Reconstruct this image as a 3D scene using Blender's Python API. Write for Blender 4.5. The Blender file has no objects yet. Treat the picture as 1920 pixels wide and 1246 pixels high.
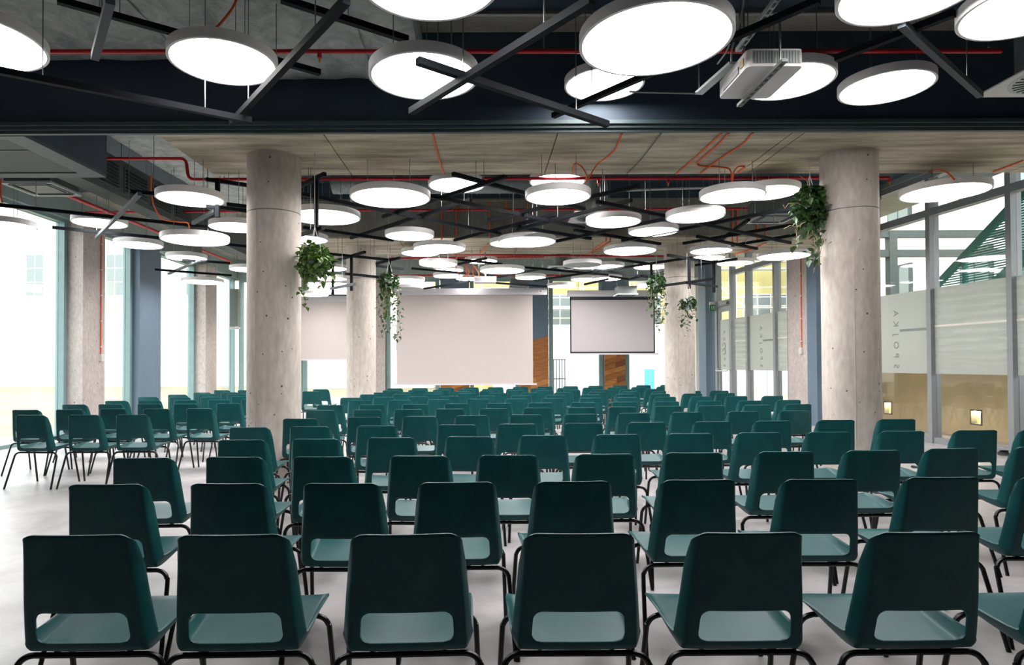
import bpy, bmesh, math, random
import numpy as np
from mathutils import Vector, Matrix

random.seed(7)
S = bpy.context.scene
COL = S.collection

# ------------------------------------------------------------------ camera
F = 1200.0
U0, V0 = 903.0, 663.0
PITCH, ROLL, CAMZ = 0.0158, -0.0038, 1.34
cam = bpy.data.cameras.new('camera')
camo = bpy.data.objects.new('camera', cam)
COL.objects.link(camo)
cam.sensor_fit = 'HORIZONTAL'
cam.sensor_width = 36.0
cam.lens = F / 1920 * 36
cam.shift_x = (960 - U0) / 1920
cam.shift_y = (V0 - 623) / 1920
cam.clip_start, cam.clip_end = 0.05, 400
RM = Matrix.Rotation(math.pi / 2 + PITCH, 3, 'X') @ Matrix.Rotation(ROLL, 3, 'Z')
camo.matrix_world = Matrix.Translation((0, 0, CAMZ)) @ RM.to_4x4()
S.camera = camo

# ------------------------------------------------------------------ world, light, exposure
W = bpy.data.worlds.new('overcast_sky')
S.world = W
W.use_nodes = True
bgn = W.node_tree.nodes['Background']
bgn.inputs['Color'].default_value = (0.93, 0.97, 1.0, 1)
bgn.inputs['Strength'].default_value = 1.7
S.view_settings.view_transform = 'Standard'
S.view_settings.look = 'None'
S.view_settings.gamma = 1.0
S.view_settings.use_curve_mapping = False
S.view_settings.exposure = 1.75
LAMP_STRENGTH = 6.0


def ray(u, v):
    return RM @ Vector(((u - U0) / F, -(v - V0) / F, -1.0))


def at_z(u, v, z):
    d = ray(u, v)
    t = (z - CAMZ) / d.z
    return Vector((d.x * t, d.y * t, z))


def at_y(u, v, y):
    d = ray(u, v)
    t = y / d.y
    return Vector((d.x * t, y, CAMZ + d.z * t))


def at_x(u, v, x):
    d = ray(u, v)
    t = x / d.x
    return Vector((x, d.y * t, CAMZ + d.z * t))


# ------------------------------------------------------------------ materials
MATS = {}


def nt(name):
    m = bpy.data.materials.new(name)
    m.use_nodes = True
    MATS[name] = m
    t = m.node_tree
    return m, t, t.nodes['Principled BSDF'], t.nodes['Material Output']


def srgb(h):
    h = h.lstrip('#')
    c = [int(h[i:i + 2], 16) / 255 for i in (0, 2, 4)]
    return tuple(x / 12.92 if x <= .04045 else ((x + .055) / 1.055) ** 2.4 for x in c) + (1,)


def plain(name, col, rough=.5, metal=0.0, vary=.0, scale=8.0, bump=0.0, bscale=60.0, spec=.5):
    m, t, b, o = nt(name)
    b.inputs['Roughness'].default_value = rough
    b.inputs['Metallic'].default_value = metal
    b.inputs['Specular IOR Level'].default_value = spec
    c = srgb(col) if isinstance(col, str) else col
    b.inputs['Base Color'].default_value = c
    tc = t.nodes.new('ShaderNodeTexCoord')
    if vary:
        n = t.nodes.new('ShaderNodeTexNoise')
        n.inputs['Scale'].default_value = scale
        n.inputs['Detail'].default_value = 6
        r = t.nodes.new('ShaderNodeValToRGB')
        r.color_ramp.elements[0].position = .3
        r.color_ramp.elements[1].position = .7
        r.color_ramp.elements[0].color = tuple(x * (1 - vary) for x in c[:3]) + (1,)
        r.color_ramp.elements[1].color = tuple(min(1, x * (1 + vary)) for x in c[:3]) + (1,)
        t.links.new(tc.outputs['Object'], n.inputs['Vector'])
        t.links.new(n.outputs['Fac'], r.inputs['Fac'])
        t.links.new(r.outputs['Color'], b.inputs['Base Color'])
    if bump:
        n2 = t.nodes.new('ShaderNodeTexNoise')
        n2.inputs['Scale'].default_value = bscale
        n2.inputs['Detail'].default_value = 3
        bp = t.nodes.new('ShaderNodeBump')
        bp.inputs['Strength'].default_value = bump
        bp.inputs['Distance'].default_value = .01
        t.links.new(tc.outputs['Object'], n2.inputs['Vector'])
        t.links.new(n2.outputs['Fac'], bp.inputs['Height'])
        t.links.new(bp.outputs['Normal'], b.inputs['Normal'])
    return m


def concrete(name, base, warm, stretch=(1, 1, 1), pores=True, rough=.75, grain=None):
    m, t, b, o = nt(name)
    N, L = t.nodes, t.links
    b.inputs['Roughness'].default_value = rough
    tc = N.new('ShaderNodeTexCoord')
    mp = N.new('ShaderNodeMapping')
    mp.inputs['Scale'].default_value = stretch
    L.new(tc.outputs['Object'], mp.inputs['Vector'])
    n1 = N.new('ShaderNodeTexNoise')
    n1.inputs['Scale'].default_value = 1.6
    n1.inputs['Detail'].default_value = 8
    n1.inputs['Roughness'].default_value = .62
    L.new(mp.outputs['Vector'], n1.inputs['Vector'])
    r1 = N.new('ShaderNodeValToRGB')
    r1.color_ramp.elements[0].position = .34
    r1.color_ramp.elements[1].position = .68
    r1.color_ramp.elements[0].color = srgb(base)
    r1.color_ramp.elements[1].color = srgb(warm)
    L.new(n1.outputs['Fac'], r1.inputs['Fac'])
    col = r1.outputs['Color']
    n2 = N.new('ShaderNodeTexNoise')
    n2.inputs['Scale'].default_value = 22
    n2.inputs['Detail'].default_value = 5
    L.new(mp.outputs['Vector'], n2.inputs['Vector'])
    mx = N.new('ShaderNodeMix')
    mx.data_type = 'RGBA'
    mx.blend_type = 'OVERLAY'
    mx.inputs['Factor'].default_value = .35
    L.new(col, mx.inputs['A'])
    L.new(n2.outputs['Fac'], mx.inputs['B'])
    col = mx.outputs['Result']
    if pores:
        v = N.new('ShaderNodeTexVoronoi')
        v.inputs['Scale'].default_value = 9
        v.inputs['Randomness'].default_value = 1
        L.new(tc.outputs['Object'], v.inputs['Vector'])
        n3 = N.new('ShaderNodeTexNoise')
        n3.inputs['Scale'].default_value = 3
        L.new(tc.outputs['Object'], n3.inputs['Vector'])
        mul = N.new('ShaderNodeMath')
        mul.operation = 'MULTIPLY'
        mul.inputs[1].default_value = .16
        L.new(n3.outputs['Fac'], mul.inputs[0])
        lt = N.new('ShaderNodeMath')
        lt.operation = 'LESS_THAN'
        L.new(v.outputs['Distance'], lt.inputs[0])
        L.new(mul.outputs[0], lt.inputs[1])
        mx2 = N.new('ShaderNodeMix')
        mx2.data_type = 'RGBA'
        mx2.inputs['B'].default_value = srgb('#4a443c')
        L.new(lt.outputs[0], mx2.inputs['Factor'])
        L.new(col, mx2.inputs['A'])
        col = mx2.outputs['Result']
    L.new(col, b.inputs['Base Color'])
    bp = N.new('ShaderNodeBump')
    bp.inputs['Strength'].default_value = .25
    bp.inputs['Distance'].default_value = .01
    L.new(n2.outputs['Fac'], bp.inputs['Height'])
    L.new(bp.outputs['Normal'], b.inputs['Normal'])
    return m


concrete('column_concrete', '#b5a9a0', '#d2c8be', (1, 1, .35))
concrete('pier_concrete', '#b0a5a1', '#c8bdb8', (1, 1, .5))
concrete('soffit_concrete', '#837a66', '#d3c9b2', (.5, 4, 1), pores=False)
concrete('beam_concrete', '#7d7a72', '#98948b', (1, 1, .6), pores=False)
concrete('slab_concrete', '#8d887c', '#a8a294', (.5, 2, 1), pores=False)
plain('navy_paint', '#384654', .55, vary=.12, scale=3)
plain('navy_trim', '#4b5a5c', .5, vary=.08)
plain('panel_grey', '#49504f', .6, vary=.08)
plain('steel_bar', '#14171c', .65, spec=.12)
plain('steel_pale', '#54595d', .6, spec=.2)
plain('rod_steel', '#8f9796', .35, .8)
plain('teal_frame', '#7f9a9a', .45, vary=.05)
plain('blue_panel', '#66788a', .55, vary=.05)
plain('grey_frame', '#8d9093', .4, vary=.05)
plain('lintel_grey', '#93a3a0', .5, vary=.08)
plain('lamp_white', '#f2eeed', .5)
plain('lamp_off', '#a9adac', .6)
plain('pipe_red', '#c0141c', .35, vary=.1)
plain('cable_orange', '#ee6428', .5)
plain('cable_grey', '#6a6a66', .6)
plain('cable_white', '#c9c6c4', .5)
plain('screen_cloth', '#bdb2ae', .85, vary=.02, scale=1)
plain('screen_cloth_grey', '#b5aeb0', .85, vary=.02, scale=1)
plain('screen_case', '#c8c4c9', .45)
plain('black_plastic', '#15181c', .5)
plain('speaker_grey', '#7d8683', .6)
plain('galvanised', '#8f9696', .5, .6, vary=.2, scale=12)
plain('ac_metal', '#6d7270', .5, .4, vary=.1)
plain('ac_plate', '#b9c2c1', .45)
plain('vent_plate', '#d8d6d2', .5)
plain('white_plastic', '#d9d4d1', .4)
plain('grille_grey', '#8e8a90', .5)
plain('yellow_label', '#c99a28', .5)
plain('exit_green', '#1f8f5a', .5)
plain('pot_white', '#d5dbe0', .4)
plain('twig', '#a08a66', .7)
plain('leaf_dark', '#5d7f35', .5, vary=.45, scale=14)
plain('leaf_deep', '#37582a', .45, vary=.5, scale=14)
plain('chair_leg', '#0d0e10', .35)
plain('lawn', '#86806a', .9, vary=.2, scale=.6)
plain('gravel', '#8f8a82', .9, vary=.2, scale=6)
plain('white_render', '#e6e2d8', .8, vary=.04, scale=1)
plain('yellow_render', '#cdbf83', .8, vary=.08, scale=1)
plain('hoarding_white', '#dfe2e0', .7)
plain('scaffold_white', '#e2e4e4', .5)
plain('window_dark', '#7b8585', .25)
plain('green_steel', '#4f8f86', .5)
plain('beige_wall', '#c9ae83', .7, vary=.1, scale=2)
plain('terrace_floor', '#b3a68f', .7, vary=.1)
plain('cyan_poster', '#6fd0d2', .6)
plain('tile_brown', '#b58f6a', .8, vary=.1)
plain('film_text', '#7f857f', .6)
plain('back_wall', '#4c5052', .7)

# polished pale concrete floor
m, t, b, o = nt('floor_concrete')
N, L = t.nodes, t.links
tc = N.new('ShaderNodeTexCoord')
n1 = N.new('ShaderNodeTexNoise')
n1.inputs['Scale'].default_value = 1.5
n1.inputs['Detail'].default_value = 9
n1.inputs['Roughness'].default_value = .65
n1.inputs['Distortion'].default_value = .6
L.new(tc.outputs['Object'], n1.inputs['Vector'])
r1 = N.new('ShaderNodeValToRGB')
r1.color_ramp.elements[0].position = .3
r1.color_ramp.elements[1].position = .7
r1.color_ramp.elements[0].color = srgb('#9a9496')
r1.color_ramp.elements[1].color = srgb('#c6c1c2')
L.new(n1.outputs['Fac'], r1.inputs['Fac'])
L.new(r1.outputs['Color'], b.inputs['Base Color'])
n2 = N.new('ShaderNodeTexNoise')
n2.inputs['Scale'].default_value = 2.5
n2.inputs['Detail'].default_value = 8
L.new(tc.outputs['Object'], n2.inputs['Vector'])
mr = N.new('ShaderNodeMapRange')
mr.inputs['To Min'].default_value = .22
mr.inputs['To Max'].default_value = .5
L.new(n2.outputs['Fac'], mr.inputs['Value'])
L.new(mr.outputs['Result'], b.inputs['Roughness'])

# chair plastic: dark teal, satin, faint scuffs
m, t, b, o = nt('chair_plastic')
N, L = t.nodes, t.links
tc = N.new('ShaderNodeTexCoord')
oi = N.new('ShaderNodeObjectInfo')
ad = N.new('ShaderNodeVectorMath')
ad.operation = 'ADD'
sc = N.new('ShaderNodeVectorMath')
sc.operation = 'SCALE'
sc.inputs[0].default_value = (37, 91, 53)
L.new(oi.outputs['Random'], sc.inputs['Scale'])
L.new(tc.outputs['Object'], ad.inputs[0])
L.new(sc.outputs['Vector'], ad.inputs[1])
n1 = N.new('ShaderNodeTexNoise')
n1.inputs['Scale'].default_value = 5
n1.inputs['Detail'].default_value = 8
n1.inputs['Distortion'].default_value = 1.2
L.new(ad.outputs['Vector'], n1.inputs['Vector'])
r1 = N.new('ShaderNodeValToRGB')
r1.color_ramp.elements[0].position = .35
r1.color_ramp.elements[1].position = .75
r1.color_ramp.elements[0].color = srgb('#09454a')
r1.color_ramp.elements[1].color = srgb('#0e5553')
L.new(n1.outputs['Fac'], r1.inputs['Fac'])
L.new(r1.outputs['Color'], b.inputs['Base Color'])
mr = N.new('ShaderNodeMapRange')
mr.inputs['To Min'].default_value = .34
mr.inputs['To Max'].default_value = .48
L.new(n1.outputs['Fac'], mr.inputs['Value'])
L.new(mr.outputs['Result'], b.inputs['Roughness'])
n2 = N.new('ShaderNodeTexNoise')
n2.inputs['Scale'].default_value = 600
L.new(tc.outputs['Object'], n2.inputs['Vector'])
bp = N.new('ShaderNodeBump')
bp.inputs['Strength'].default_value = .08
bp.inputs['Distance'].default_value = .002
L.new(n2.outputs['Fac'], bp.inputs['Height'])
L.new(bp.outputs['Normal'], b.inputs['Normal'])

b.inputs['Specular IOR Level'].default_value = .32
# crinkled foil insulation
m, t, b, o = nt('foil')
N, L = t.nodes, t.links
b.inputs['Metallic'].default_value = .15
b.inputs['Roughness'].default_value = .25
tc = N.new('ShaderNodeTexCoord')
n1 = N.new('ShaderNodeTexNoise')
n1.inputs['Scale'].default_value = 3.5
n1.inputs['Detail'].default_value = 10
n1.inputs['Roughness'].default_value = .7
n1.inputs['Distortion'].default_value = 1.5
L.new(tc.outputs['Object'], n1.inputs['Vector'])
r1 = N.new('ShaderNodeValToRGB')
r1.color_ramp.elements[0].position = .35
r1.color_ramp.elements[1].position = .65
r1.color_ramp.elements[0].color = srgb('#b4bfbc')
r1.color_ramp.elements[1].color = srgb('#eef2ee')
L.new(n1.outputs['Fac'], r1.inputs['Fac'])
L.new(r1.outputs['Color'], b.inputs['Base Color'])
v = N.new('ShaderNodeTexVoronoi')
v.inputs['Scale'].default_value = 5
L.new(n1.outputs['Color'], v.inputs['Vector'])
mth = N.new('ShaderNodeMath')
mth.operation = 'ADD'
L.new(n1.outputs['Fac'], mth.inputs[0])
L.new(v.outputs['Distance'], mth.inputs[1])
bp = N.new('ShaderNodeBump')
bp.inputs['Strength'].default_value = .7
bp.inputs['Distance'].default_value = .06
L.new(mth.outputs[0], bp.inputs['Height'])
L.new(bp.outputs['Normal'], b.inputs['Normal'])

# wood planks
for nm, c0, c1 in (('wood_a', '#8a5527', '#b9773a'), ('wood_b', '#6e4220', '#955b2c'), ('wood_c', '#a8652c', '#cf9251')):
    m, t, b, o = nt(nm)
    N, L = t.nodes, t.links
    b.inputs['Roughness'].default_value = .6
    tc = N.new('ShaderNodeTexCoord')
    mp = N.new('ShaderNodeMapping')
    mp.inputs['Scale'].default_value = (1.5, 1.5, 18)
    mp.inputs['Rotation'].default_value = (0, .28, 0)
    n1 = N.new('ShaderNodeTexNoise')
    n1.inputs['Scale'].default_value = 2.2
    n1.inputs['Detail'].default_value = 7
    L.new(tc.outputs['Object'], mp.inputs['Vector'])
    L.new(mp.outputs['Vector'], n1.inputs['Vector'])
    r1 = N.new('ShaderNodeValToRGB')
    r1.color_ramp.elements[0].position = .32
    r1.color_ramp.elements[1].position = .66
    r1.color_ramp.elements[0].color = srgb(c0)
    r1.color_ramp.elements[1].color = srgb(c1)
    L.new(n1.outputs['Fac'], r1.inputs['Fac'])
    L.new(r1.outputs['Color'], b.inputs['Base Color'])


def emis(name, col, s):
    m, t, b, o = nt(name)
    b.inputs['Base Color'].default_value = (.8, .8, .8, 1)
    b.inputs['Emission Color'].default_value = col
    b.inputs['Emission Strength'].default_value = s
    return m


emis('lamp_glow', (1, .975, .965, 1), LAMP_STRENGTH)
emis('wall_light_glow', (1, .72, .36, 1), 45.0)
emis('tube_glow', (1, .97, .92, 1), 5.0)


def glass(name, tint, fac):
    m, t, b, o = nt(name)
    N, L = t.nodes, t.links
    N.remove(b)
    tr = N.new('ShaderNodeBsdfTransparent')
    tr.inputs['Color'].default_value = tint
    gl = N.new('ShaderNodeBsdfGlossy')
    gl.inputs['Roughness'].default_value = .01
    fr = N.new('ShaderNodeLayerWeight')
    fr.inputs['Blend'].default_value = .5
    pw = N.new('ShaderNodeMath')
    pw.operation = 'POWER'
    pw.inputs[1].default_value = 5
    L.new(fr.outputs['Facing'], pw.inputs[0])
    mu = N.new('ShaderNodeMath')
    mu.operation = 'MULTIPLY_ADD'
    mu.inputs[1].default_value = .9 * fac
    mu.inputs[2].default_value = .04 * fac
    mix = N.new('ShaderNodeMixShader')
    L.new(pw.outputs[0], mu.inputs[0])
    L.new(mu.outputs[0], mix.inputs['Fac'])
    L.new(tr.outputs[0], mix.inputs[1])
    L.new(gl.outputs[0], mix.inputs[2])
    L.new(mix.outputs[0], o.inputs['Surface'])
    return m


glass('clear_glass', (.97, .99, .985, 1), 1.0)


def film(name, stripes):
    m, t, b, o = nt(name)
    N, L = t.nodes, t.links
    N.remove(b)
    df = N.new('ShaderNodeBsdfDiffuse')
    df.inputs['Color'].default_value = srgb('#d8dad5')
    tl = N.new('ShaderNodeBsdfTranslucent')
    tl.inputs['Color'].default_value = srgb('#d3d5d0')
    m1 = N.new('ShaderNodeMixShader')
    m1.inputs['Fac'].default_value = .55
    L.new(df.outputs[0], m1.inputs[1])
    L.new(tl.outputs[0], m1.inputs[2])
    tr = N.new('ShaderNodeBsdfTransparent')
    m2 = N.new('ShaderNodeMixShader')
    m2.inputs['Fac'].default_value = .9
    L.new(tr.outputs[0], m2.inputs[1])
    L.new(m1.outputs[0], m2.inputs[2])
    L.new(m2.outputs[0], o.inputs['Surface'])
    if stripes:
        tc = N.new('ShaderNodeTexCoord')
        w = N.new('ShaderNodeTexWave')
        w.wave_type = 'BANDS'
        w.bands_direction = 'Z'
        w.inputs['Scale'].default_value = 2.4
        w.inputs['Distortion'].default_value = .6
        mr = N.new('ShaderNodeMapRange')
        mr.inputs['To Min'].default_value = .82
        mr.inputs['To Max'].default_value = .97
        L.new(tc.outputs['Object'], w.inputs['Vector'])
        L.new(w.outputs['Fac'], mr.inputs['Value'])
        L.new(mr.outputs['Result'], m2.inputs['Fac'])
    return m


film('film_plain', False)
film('film_striped', True)

# perforated green balustrade mesh
m, t, b, o = nt('green_mesh')
N, L = t.nodes, t.links
b.inputs['Base Color'].default_value = srgb('#4f9a8e')
b.inputs['Roughness'].default_value = .5
tr = N.new('ShaderNodeBsdfTransparent')
mx = N.new('ShaderNodeMixShader')
tc = N.new('ShaderNodeTexCoord')
w = N.new('ShaderNodeTexWave')
w.bands_direction = 'Z'
w.inputs['Scale'].default_value = 7
cp = N.new('ShaderNodeMath')
cp.operation = 'GREATER_THAN'
cp.inputs[1].default_value = .5
L.new(tc.outputs['Object'], w.inputs['Vector'])
L.new(w.outputs['Fac'], cp.inputs[0])
L.new(cp.outputs[0], mx.inputs['Fac'])
L.new(tr.outputs[0], mx.inputs[1])
L.new(b.outputs[0], mx.inputs[2])
L.new(mx.outputs[0], o.inputs['Surface'])


# ------------------------------------------------------------------ geometry helpers
class MB:
    def __init__(self):
        self.v, self.f = [], []

    def box(self, x0, x1, y0, y1, z0, z1):
        i = len(self.v)
        for x in (x0, x1):
            for y in (y0, y1):
                for z in (z0, z1):
                    self.v.append((x, y, z))
        self.f += [tuple(i + k for k in q) for q in ((0, 1, 3, 2), (4, 6, 7, 5), (0, 4, 5, 1), (2, 3, 7, 6), (0, 2, 6, 4), (1, 5, 7, 3))]
        return self

    def beam(self, p, q, w, h):
        """square bar from p to q"""
        p, q = Vector(p), Vector(q)
        d = (q - p).normalized()
        up = Vector((0, 0, 1)) if abs(d.z) < .95 else Vector((0, 1, 0))
        s = d.cross(up).normalized()
        n = s.cross(d).normalized()
        i = len(self.v)
        for c in (p, q):
            for a, b_ in ((-1, -1), (1, -1), (1, 1), (-1, 1)):
                self.v.append(tuple(c + s * (a * w / 2) + n * (b_ * h / 2)))
        self.f += [tuple(i + k for k in x) for x in ((3, 2, 1, 0), (4, 5, 6, 7), (0, 1, 5, 4), (1, 2, 6, 5), (2, 3, 7, 6), (3, 0, 4, 7))]
        return self

    def tube(self, pts, r, n=8):
        pts = [Vector(p) for p in pts]
        i = len(self.v)
        d0 = (pts[1] - pts[0]).normalized()
        ref = Vector((0, 0, 1)) if abs(d0.z) < .9 else Vector((1, 0, 0))
        s = d0.cross(ref).normalized()
        for k, p in enumerate(pts):
            a = pts[max(k - 1, 0)]
            c = pts[min(k + 1, len(pts) - 1)]
            d = (c - a).normalized()
            s = (s - d * s.dot(d)).normalized()
            u = d.cross(s)
            for j in range(n):
                an = 2 * math.pi * j / n
                self.v.append(tuple(p + s * (r * math.cos(an)) + u * (r * math.sin(an))))
        for k in range(len(pts) - 1):
            for j in range(n):
                a = i + k * n + j
                b_ = i + k * n + (j + 1) % n
                self.f.append((a, b_, b_ + n, a + n))
        self.f.append(tuple(i + j for j in reversed(range(n))))
        self.f.append(tuple(i + (len(pts) - 1) * n + j for j in range(n)))
        return self

    def lathe(self, prof, n=48, c=(0, 0, 0), cap0=False, cap1=False):
        i = len(self.v)
        for r, z in prof:
            for j in range(n):
                a = 2 * math.pi * j / n
                self.v.append((c[0] + r * math.cos(a), c[1] + r * math.sin(a), c[2] + z))
        for k in range(len(prof) - 1):
            for j in range(n):
                a = i + k * n + j
                b_ = i + k * n + (j + 1) % n
                self.f.append((a, b_, b_ + n, a + n))
        if cap0:
            self.f.append(tuple(i + j for j in reversed(range(n))))
        if cap1:
            self.f.append(tuple(i + (len(prof) - 1) * n + j for j in range(n)))
        return self

    def prism(self, poly, axis, d0, d1):
        """polygon in the two other axes extruded along axis from d0 to d1"""
        i = len(self.v)
        n = len(poly)
        for d in (d0, d1):
            for a, b_ in poly:
                self.v.append({'x': (d, a, b_), 'y': (a, d, b_), 'z': (a, b_, d)}[axis])
        self.f.append(tuple(i + k for k in range(n)))
        self.f.append(tuple(i + n + k for k in reversed(range(n))))
        for k in range(n):
            k2 = (k + 1) % n
            self.f.append((i + k, i + n + k, i + n + k2, i + k2))
        return self

    def mesh(self, name, mat, smooth=False, fix=True):
        me = bpy.data.meshes.new(name)
        me.from_pydata(self.v, [], self.f)
        if fix:
            bm = bmesh.new()
            bm.from_mesh(me)
            bmesh.ops.recalc_face_normals(bm, faces=bm.faces)
            bm.to_mesh(me)
            bm.free()
        me.materials.append(MATS[mat])
        if smooth:
            me.shade_smooth()
            me.set_sharp_from_angle(angle=math.radians(35))
        return me

    def build(self, name, mat, parent=None, smooth=False):
        return link(name, self.mesh(name, mat, smooth), parent)


def link(name, me, parent=None, loc=None):
    o = bpy.data.objects.new(name, me)
    COL.objects.link(o)
    if parent is not None:
        o.parent = parent
    if loc is not None:
        o.location = loc
    return o


def tag(o, label=None, cat=None, group=None, kind=None):
    if label:
        o['label'] = label
    if cat:
        o['category'] = cat
    if group:
        o['group'] = group
    if kind:
        o['kind'] = kind
    return o


def thing(name, label, cat, loc=(0, 0, 0), rz=0.0, group=None):
    o = bpy.data.objects.new(name, None)
    o.empty_display_size = .1
    COL.objects.link(o)
    o.location = loc
    o.rotation_euler = (0, 0, rz)
    return tag(o, label, cat, group)


def local(o, p):
    """world point into the local frame of an empty placed with location and z rotation"""
    q = Vector(p) - Vector(o.location)
    return Matrix.Rotation(-o.rotation_euler.z, 3, 'Z') @ q


def copy_tree(o, parent=None):
    c = o.copy()
    COL.objects.link(c)
    c.parent = parent
    for ch in list(o.children):
        copy_tree(ch, c)
    return c


def smooth_path(pts, k=6):
    pts = [Vector(p) for p in pts]
    P = [pts[0]] + pts + [pts[-1]]
    out = []
    for i in range(1, len(P) - 2):
        for j in range(k):
            t = j / k
            a, b_, c, d = P[i - 1], P[i], P[i + 1], P[i + 2]
            out.append(.5 * ((2 * b_) + (c - a) * t + (2 * a - 5 * b_ + 4 * c - d) * t * t + (3 * b_ - a - 3 * c + d) * t ** 3))
    out.append(P[-2])
    return out


ORD = ['first', 'second', 'third', 'fourth', 'fifth', 'sixth', 'seventh', 'eighth', 'ninth', 'tenth', 'eleventh', 'twelfth', 'thirteenth', 'fourteenth', 'fifteenth', 'sixteenth', 'seventeenth', 'eighteenth', 'nineteenth', 'twentieth', 'twenty-first', 'twenty-second', 'twenty-third', 'twenty-fourth', 'twenty-fifth', 'twenty-sixth', 'twenty-seventh', 'twenty-eighth', 'twenty-ninth', 'thirtieth', 'thirty-first', 'thirty-second', 'thirty-third']

SOFFIT, SLAB = 3.61, 4.60
BEAM1 = (6.26, 7.65)
BEAM2 = (11.5, 13.2)
YB, YE = -4.0, 20.0
ZE = 3.99


def RX(y):
    return 8.322 - .08 * y


RANG = math.atan(.08)


def RY(px):
    """depth at which the window wall on the right is seen at pixel column px"""
    return 8.322 / ((px - 903) / 1200 + .08)


# ------------------------------------------------------------------ floor, ceiling, walls
fl = MB().box(-7.95, 8.75, YB, YE + .1, -.12, 0).build('floor', 'floor_concrete')
tag(fl, 'pale polished concrete floor under all the chairs', 'floor', kind='structure')
ce = MB().box(-8.1, 9.0, YB - .2, BEAM2[0] + .5, SLAB, SLAB + .2).build('ceiling', 'navy_paint')
tag(ce, 'dark navy painted ceiling slab above the lamps', 'ceiling', kind='structure')
ce2 = MB().box(-8.1, 9.0, BEAM2[0] + .5, YE + .3, SLAB, SLAB + .2).build('ceiling', 'slab_concrete')
tag(ce2, 'bare concrete ceiling slab of the far bay', 'ceiling', kind='structure')
cs = MB().box(-7.9, 8.0, 5.86, 6.19, SLAB - .03, SLAB).build('trim_1', 'slab_concrete')
tag(cs, 'bare concrete strip of ceiling before the navy bulkhead', 'trim', kind='structure')
wb = MB().box(-8.1, 9.0, YB - .2, YB, -.12, SLAB).build('wall_back', 'back_wall')
tag(wb, 'grey wall behind the viewer', 'wall', kind='structure')

# bulkhead across the room
bk = thing('navy_bulkhead', 'dark navy bulkhead beam crossing the whole room before the concrete beam', 'bulkhead', (0, 6.2, 3.66))
MB().box(-7.6, 7.75, -.0, .05, .04, SLAB - 3.66).build('fascia', 'navy_paint', bk)
MB().box(-7.6, 7.75, -.05, .055, .0, .035).build('track', 'navy_trim', bk)
MB().box(-7.6, 7.75, -.02, .055, -.03, -.004).build('track', 'navy_trim', bk)
MB().box(-7.6, 7.75, .01, .055, -.06, -.034).build('track', 'navy_trim', bk)

# dark box at the left with recessed panels
db = thing('ceiling_box', 'dark grey boxed ceiling with recessed panels left of the foil duct', 'ceiling box', (-4.5, 6.27, SOFFIT))
MB().box(-3.3, 0, 0, 1.39, .02, SLAB - SOFFIT).build('body', 'navy_paint', db)
MB().box(-3.3, -.26, .12, .42, -.004, .02).build('panel', 'panel_grey', db)
MB().box(-3.3, -.26, .46, 1.2, -.004, .02).build('panel', 'panel_grey', db)
MB().box(-.24, 0, 0, 1.39, -.012, .02).build('edge_strip', 'navy_trim', db)
MB().box(-3.3, -.24, 1.22, 1.39, -.012, .02).build('edge_strip', 'navy_trim', db)
MB().box(-3.3, -.24, 0, .1, -.012, .02).build('edge_strip', 'navy_trim', db)
MB().box(-3.3, -.26, .425, .455, -.010, .02).build('edge_strip', 'navy_trim', db)

# concrete beams, soffit divided in form panels
def beam(label, y0, y1, x0, x1, joints, fascia):
    t_ = thing('concrete_beam', label, 'beam', (0, y0, SOFFIT))
    MB().box(x0, x1, 0, y1 - y0, .03, SLAB - SOFFIT).build('core', 'beam_concrete', t_)
    xs = [x0] + joints + [x1]
    for a, b_ in zip(xs[:-1], xs[1:]):
        MB().box(a + .006, b_ - .006, .002, y1 - y0 - .002, 0, .03).build('soffit_panel', 'soffit_concrete', t_)
    if fascia:
        MB().box(x0, x1, -.03, 0, .70, SLAB - SOFFIT).build('fascia', 'navy_paint', t_)
        MB().box(x0, x1, -.05, 0, .66, .70).build('ledge', 'beam_concrete', t_)
    return t_


b1 = beam('board-marked concrete beam spanning above the two front columns', BEAM1[0], BEAM1[1], -3.19, 7.75, [-1.55, .76, 3.08, 3.2, 6.3], False)
b2 = beam('concrete beam spanning above the two rear columns', BEAM2[0], BEAM2[1], -3.3, 7.2, [-1.5, .7, 2.6, 4.9], True)

# round columns
def column(label, x, y, r):
    t_ = thing('concrete_column', label, 'column', (x, y, 0))
    MB().lathe([(r, 0), (r, 2.98)], 64).build('lower_shaft', 'column_concrete', t_, True)
    a_ = math.radians(248)
    MB().beam((math.cos(a_) * r, math.sin(a_) * r, .02), (math.cos(a_) * r, math.sin(a_) * r, 2.97), .008, .008).build('form_seam', 'pier_concrete', t_)
    MB().lathe([(r - .004, 2.98), (r - .004, 2.99)], 64).build('joint', 'cable_grey', t_, True)
    MB().lathe([(r, 2.99), (r, SOFFIT)], 64).build('upper_shaft', 'column_concrete', t_, True)
    return t_


column('thick round concrete column at the front, beside the hanging plant on the left', -2.27, 7.0, .285)
column('thick round concrete column at the front, beside the large right windows', 4.04, 7.0, .285)
column('round concrete column behind the lattice, left of the large middle screen', -2.33, 12.4, .282)
column('round concrete column right of the right-hand screen', 3.84, 12.4, .282)

# ------------------------------------------------------------------ left window wall
WX = -7.7
wn = [0]


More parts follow.
